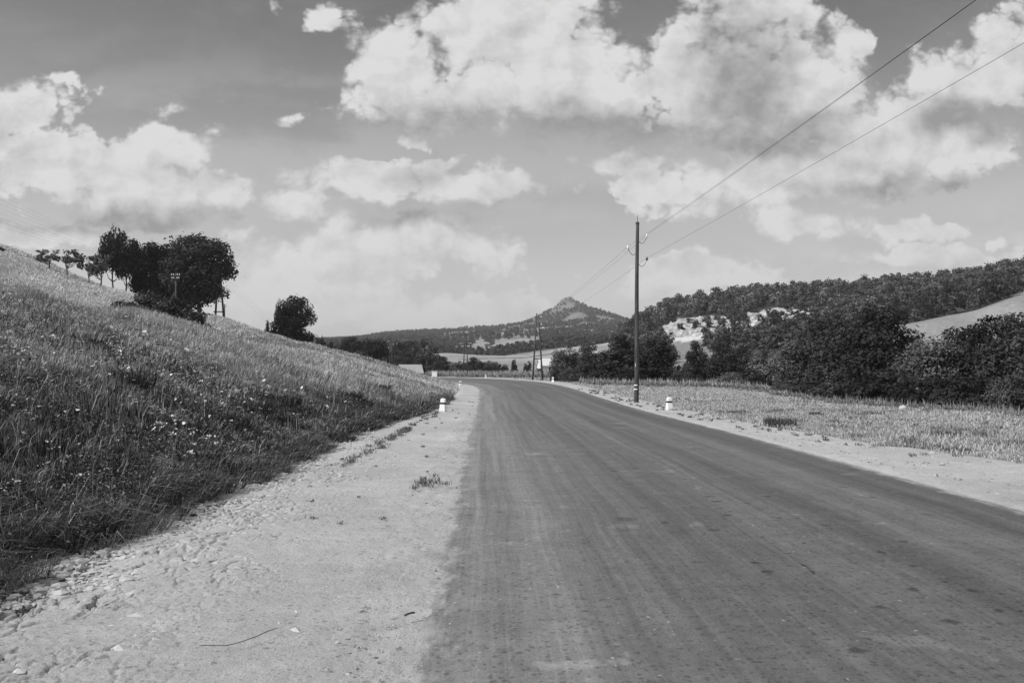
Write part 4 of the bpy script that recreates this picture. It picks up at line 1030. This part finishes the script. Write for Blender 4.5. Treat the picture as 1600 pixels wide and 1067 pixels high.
tB, PB = a_pole(840, 94, 7.85, 1.2, 'two legged wooden pole beyond the curve in front of the conical peak', hooks=((7.2, 1, 'porcelain'), (6.8, -1, 'porcelain'), (6.3, 1, 'porcelain')), brace=.32)
tC, PC = a_pole(727.5, 140, 7.2, .95, 'distant two legged pole with a crossarm of white insulators at the bend', arms=((5.7, 2.0), (5.2, 1.4)), hooks=((6.7, -1, 'porcelain'),), brace=.4)
a_pole(611, 150, 6.4, .7, 'far double post showing above the ridge left of the shed roof', hooks=((5.6, 1, 'porcelain'), (5.0, -1, 'porcelain')), brace=.3, r=.11)
x, y, z = at(667, 152); t = thing('post', 'single thin post at the bend left of the white block', 'post', (x, y, z)); m = MB(); m.tube([(0, 0, -.2), (0, 0, 3.1)], [.08, .06], 8); m.build('shaft', 'pole_wood', t, True)
m = MB(); m.lathe([(.062, 0), (.07, .02), (.05, .06), (.01, .08)], (0, 0, 3.08)); m.build('cap', 'iron', t)
# left hill poles
bz = CAMH+(HOR-492)/FPX*103
tD, PD = a_pole(342, 103, CAMH+(HOR-411)/FPX*103-bz, 1.25, 'tall two legged pole leaning against the sky at the right of the hilltop clump', hooks=((5.6, -1, 'porcelain'), (5.0, -1, 'porcelain'), (4.4, -1, 'porcelain'), (5.6, 1, 'porcelain'), (5.0, 1, 'porcelain'), (4.4, 1, 'porcelain')), brace=.06, base=bz, tilt=.3, r=.12)
x, y = UX(275, 72), 72; z = float(H(x, y)); hh = CAMH+(HOR-427)/FPX*72-z
tE = thing('telegraph_pole', 'short telegraph pole with two crossarms and a diagonal stay in front of the clump', 'telegraph pole', (x, y, z))
m = MB(); m.tube([(0, 0, -.3), (0, 0, hh)], [.09, .07], 10); m.build('shaft', 'pole_wood', tE, True)
m = MB(); m.tube([(-1.9, 0, -.1), (-.05, 0, hh*.66)], .06, 8); m.build('stay', 'pole_wood', tE, True)
PE = []
for za, wa in ((hh-.22, .7), (hh-.52, .62)):
    m = MB(); m.box((0, -.11, za), (wa, .07, .07)); a = m.build('crossarm', 'pole_wood', tE)
    for sx in (-.5, -.25, .25, .5): insulator(a, (sx*wa, -.11, za+.04), 'porcelain', .8); PE.append((x+sx*wa, y-.11, z+za+.16))
x, y = UX(351, 125), 125; zt = CAMH+(HOR-475)/FPX*125; z = zt-3.2
t = thing('telegraph_pole', 'small telegraph pole peeping over the ridge beside the leaning double pole', 'telegraph pole', (x, y, z))
m = MB(); m.tube([(0, 0, 0), (0, 0, 3.2)], [.09, .07], 8); m.build('shaft', 'pole_wood', t, True)
m = MB(); m.box((0, -.1, 3.0), (.7, .07, .07)); m.box((0, -.1, 2.75), (.6, .07, .07)); m.build('crossarm', 'pole_wood', t)

# ------------------------------------------------------------------ wires
def wire(p, q, sag, r, label, group):
    p = np.array(p, float); q = np.array(q, float); t = np.linspace(0, 1, 28)[:, None]
    P = p*(1-t)+q*t; P[:, 2] -= 4*sag*(t[:, 0]*(1-t[:, 0]))
    m = MB(); m.tube(P-P[0], r, 5); o = m.build('wire', 'wire', None, loc=P[0]); tagit(o, label, 'wire', group)
for k, (a, dst, nm) in enumerate(((A1, (10.0, -14, 8.55), 'right upper'), (A2, (9.72, -14, 8.25), 'left'), (A3, (10.4, -14, 7.4), 'lowest'))):
    p = (PX+a[0], PY, PZ+a[2]-.03)
    wire(p, dst, .18, .0042, 'power wire rising to upper right from the %s hook of the near pole' % nm, 'wires toward the camera')
    wire(p, PB[k], .35, .005, 'faint power wire from the %s hook of near pole to the curve' % nm, 'wires toward the curve')
    wire(PB[k], PC[k], .3, .008, 'distant wire between the double poles at the bend, %s one' % nm, 'wires beyond the curve')
for k, p in enumerate(PE[:8]):
    q = np.array(p)+((UX(0, 60), 60, CAMH+(HOR-300-k*7)*.048)-np.array(p))*1.7
    wire(p, q, .25, .0035, 'thin telegraph wire running up left from the short telegraph pole over the hill', 'telegraph wires over the left hill')
for k, p in enumerate(PD[3:6]):
    wire(p, (UX(470, 170), 170, 6.5-.4*k), .6, .006, 'faint wire falling right from the leaning double pole toward the lone tree', 'wires right of the leaning pole')

# ------------------------------------------------------------------ buildings
def house(u, Y, L_, W_, hw, hr, rz, label, roofmat='roof_pale', base=None, name='house', win=2):
    x, y, z = at(u, Y)
    if base is not None: z = base
    t = thing(name, label, 'house', (x, y, z), rz)
    m = MB(); a, b = L_/2, W_/2
    m.add([(-a, -b, -.3), (a, -b, -.3), (a, b, -.3), (-a, b, -.3), (-a, -b, hw), (a, -b, hw), (a, b, hw), (-a, b, hw), (-a, 0, hw+hr), (a, 0, hw+hr)],
          [(0, 1, 5, 4), (1, 2, 6, 9, 5), (2, 3, 7, 6), (3, 0, 4, 8, 7)]); m.build('wall', 'plaster', t)
    o_ = .25; k = hr/b; m = MB()
    for sg in (-1, 1):
        e = hw-k*o_; m.add([(-a-o_, sg*(b+o_), e), (a+o_, sg*(b+o_), e), (a+o_, 0, hw+hr+.02), (-a-o_, 0, hw+hr+.02), (-a-o_, sg*(b+o_), e+.12), (a+o_, sg*(b+o_), e+.12), (a+o_, 0, hw+hr+.14), (-a-o_, 0, hw+hr+.14)],
          [(0, 1, 2, 3), (4, 5, 6, 7), (0, 1, 5, 4), (2, 3, 7, 6), (0, 3, 7, 4), (1, 2, 6, 5)])
    rf = m.build('roof', roofmat, t)
    if win:
        m = MB(); m.box((a*.5, 0, hw+hr+.2), (.45, .45, .9)); m.build('chimney', 'plaster', rf)
        for i in range(win):
            cx = -a+L_*(i+.7)/(win+.6); m = MB(); m.box((cx, -b-.02, hw*.58), (.7, .08, .95)); w = m.build('window', 'plaster', t)
            m = MB(); m.box((cx, -b-.065, hw*.58), (.5, .02, .75)); m.build('pane', 'glass_dark', w)
    return t
house(858, 175, 4.6, 3.6, 2.0, 1.35, .18, 'small white house with pale roof in the field behind the double pole', win=1)
house(641, 160, 4.2, 3.8, .9, 1.5, .3, 'low shed whose pale thatched roof shows over the end of the bank', 'roof_thatch', name='shed', win=0, base=.0)
house(1222, 120, 5.5, 4, 2.2, 1.4, 0, 'pale house half hidden behind the stream trees', 'roof_thatch', win=3, base=-1.6)
house(831, 1100, 6, 5, 3.5, 2, .3, 'tiny white house high on the far ridge above the pole', win=2)
house(846, 1150, 6, 5, 3.5, 2, -.2, 'tiny white house at the foot of the conical peak', win=2)
x, y = UX(679, 131.5), 131.5; t = thing('white_block', 'white square roadside block at the far bend', 'roadside block', (x, y, float(H(x, y))))
m = loft([ring_rect(.86, .5, z_, .03) for z_ in (-.2, .80)]+[ring_rect(.80, .44, .84, .03)]); m.build('body', 'limewash', t)
m = loft([ring_rect(.92, .56, z_, .03) for z_ in (.842, .92)]); m.build('coping', 'limewash', t)

# ------------------------------------------------------------------ maize and tall weeds beyond the road
def stalks(N, region, hmin, hmax, tone, name, label, cat):
    x, y = region(N); n = len(x); P = []
    z = H(x, y)
    P.append(blades(x, y, z, RNG.uniform(hmin, hmax, n), .0009*y, RNG.uniform(*tone, n), np.abs(RNG.normal(.1, .08, n)), RNG.uniform(0, 6.28, n), 2))
    for _ in range(5):
        P.append(blades(x, y, z+RNG.uniform(0, .7, n)*hmin, RNG.uniform(.3, .6, n)*hmax*.7, .0011*y, RNG.uniform(*tone, n), RNG.uniform(.6, 1.5, n), RNG.uniform(0, 6.28, n), 2))
    V, F, T = joinvf(P); tagit(link(name, mesh_np(name, V, F, 'grass_blade', False, T)), label, cat, kind='stuff')
def reg1(N):
    y = RNG.uniform(122, 168, N); u = RNG.uniform(668, 900, N); x = UX(u, y); k = x > xO(y)+1.0; return x[k], y[k]
stalks(3400, reg1, .6, 1.25, (.16, .4), 'maize_field', 'strip of tall pale maize beyond the outer side of the bend', 'maize')
def reg2(N):
    u = RNG.uniform(905, 1200, N); y = np.interp(u, [905, 1130, 1200], [76, 68, 60])+RNG.uniform(-3, 3, N); x = UX(u, y); k = x > xO(y)+1.5; return x[k], y[k]
stalks(900, reg2, .35, .8, (.14, .42), 'tall_weeds', 'tall pale weeds along the far edge of the meadow under the trees', 'weeds')
def reg3(N):
    u = RNG.uniform(1200, 1650, N); y = np.interp(u, [1200, 1300, 1600], [52, 41, 31])+RNG.uniform(-1.5, 1.5, N); return UX(u, y), y
stalks(900, reg3, .15, .5, (.10, .34), 'tall_weeds', 'rough weeds in front of the dark bushes at the right of the meadow', 'weeds')
def weedplant(u, Y, w, h, n, label, tone=(.06, .2)):
    x0_, y0_, z_ = at(u, Y); L = []
    x = (RNG.normal(0, 1, n).clip(-1.5, 1.5))*w/4; y = (RNG.normal(0, 1, n).clip(-1.5, 1.5))*w/4
    L.append(blades(x, y, np.zeros(n)-.02, RNG.uniform(.4, 1, n)*h, np.full(n, .012+.0006*Y), RNG.uniform(*tone, n), np.abs(RNG.normal(.5, .3, n)), np.arctan2(y, x)+RNG.normal(0, .4, n), 2))
    V, F, T = joinvf(L); o = link('weed_clump', mesh_np('weed_clump', V, F, 'grass_blade', False, T), None, (x0_, y0_, z_)); tagit(o, label, 'weed clump', 'weed clumps in the meadow')
weedplant(1218, 23.5, .9, .42, 420, 'dark feathery weed clump just over the right verge', (.05, .16))
weedplant(1487, 20, .6, .2, 160, 'dark low weed clump in the meadow toward the right frame edge', (.03, .1))
weedplant(1500, 16.4, .6, .16, 160, 'dark weed clump nearest the right verge', (.03, .1))
weedplant(1275, 30, .5, .2, 120, 'small dark weed clump in the middle of the meadow', (.04, .12))
weedplant(1350, 40, .8, .35, 160, 'weed clump standing before the broad dark tree', (.06, .2))

for (u_, Y_, w_, h_, n_, lb) in ((352, 15.2, 1.0, .36, 420, 'dark weed clump low on the bank, nearest of the dark patch'), (392, 17.6, 1.2, .42, 520, 'broad dark weed clump in the middle of the dark patch on the bank'), (432, 20.5, 1.3, .40, 520, 'dark weed clump at the right end of the dark patch on the bank'),
        (300, 13.5, .8, .3, 300, 'dark weed clump at the lower left of the dark patch on the bank'), (210, 15.5, .7, .55, 220, 'tall thin dark weeds standing alone on the bank'), (545, 27, 1.1, .32, 300, 'dark weed clump by the foot of the bank before the guard stone'), (590, 33, 1.2, .3, 300, 'dark weed clump on the bank left of the guard stone')):
    weedplant(u_, Y_, w_, h_, n_, lb, (.02, .10))

# sticks
def stick(P, r, label, zoff=.03):
    P = np.array([(UX(u, 2125/(v-HOR)), 2125/(v-HOR), 0) for u, v in P]); P[:, 2] = z0(P[:, 0], P[:, 1])+zoff
    m = MB(); t = np.linspace(0, len(P)-1, 20); Q = np.stack([np.interp(t, range(len(P)), P[:, i]) for i in range(3)], 1)
    Q[:, 2] += np.abs(np.sin(t*2.3))*r*1.5; m.tube(Q-Q[0], r, 6); o = m.build('stick', 'bark', None, True, loc=Q[0]); tagit(o, label, 'stick')
stick([(312, 1028), (350, 1029), (380, 1022), (410, 1009), (432, 1000)], .0024, 'long thin curved dry stalk lying on the pale verge', .075)
stick([(1252, 887), (1262, 893), (1270, 901)], .006, 'short dark twig lying on the asphalt', .035)
stick([(632, 973), (648, 970)], .007, 'stubby twig beside the left edge of the road', .05)

# ------------------------------------------------------------------ summer haze filling the valley
HAZE = 0.0002
if HAZE > 0:
    hm = bpy.data.materials.new('haze'); hm.use_nodes = True; hn = hm.node_tree
    hn.nodes.clear(); pv = hn.nodes.new('ShaderNodeVolumePrincipled'); ho = hn.nodes.new('ShaderNodeOutputMaterial')
    pv.inputs['Color'].default_value = (.9, .9, .9, 1); pv.inputs['Density'].default_value = HAZE; pv.inputs['Anisotropy'].default_value = 0.2
    hn.links.new(pv.outputs[0], ho.inputs['Volume']); MATS['haze'] = hm
    zlo = float(GZ.min())-1; m = MB(); m.box((0, 2590, (zlo+170)/2), (24000, 5240, 170-zlo)); o = m.build('haze', 'haze'); o['kind'] = 'stuff'; o['label'] = 'thin summer haze filling the valley air'
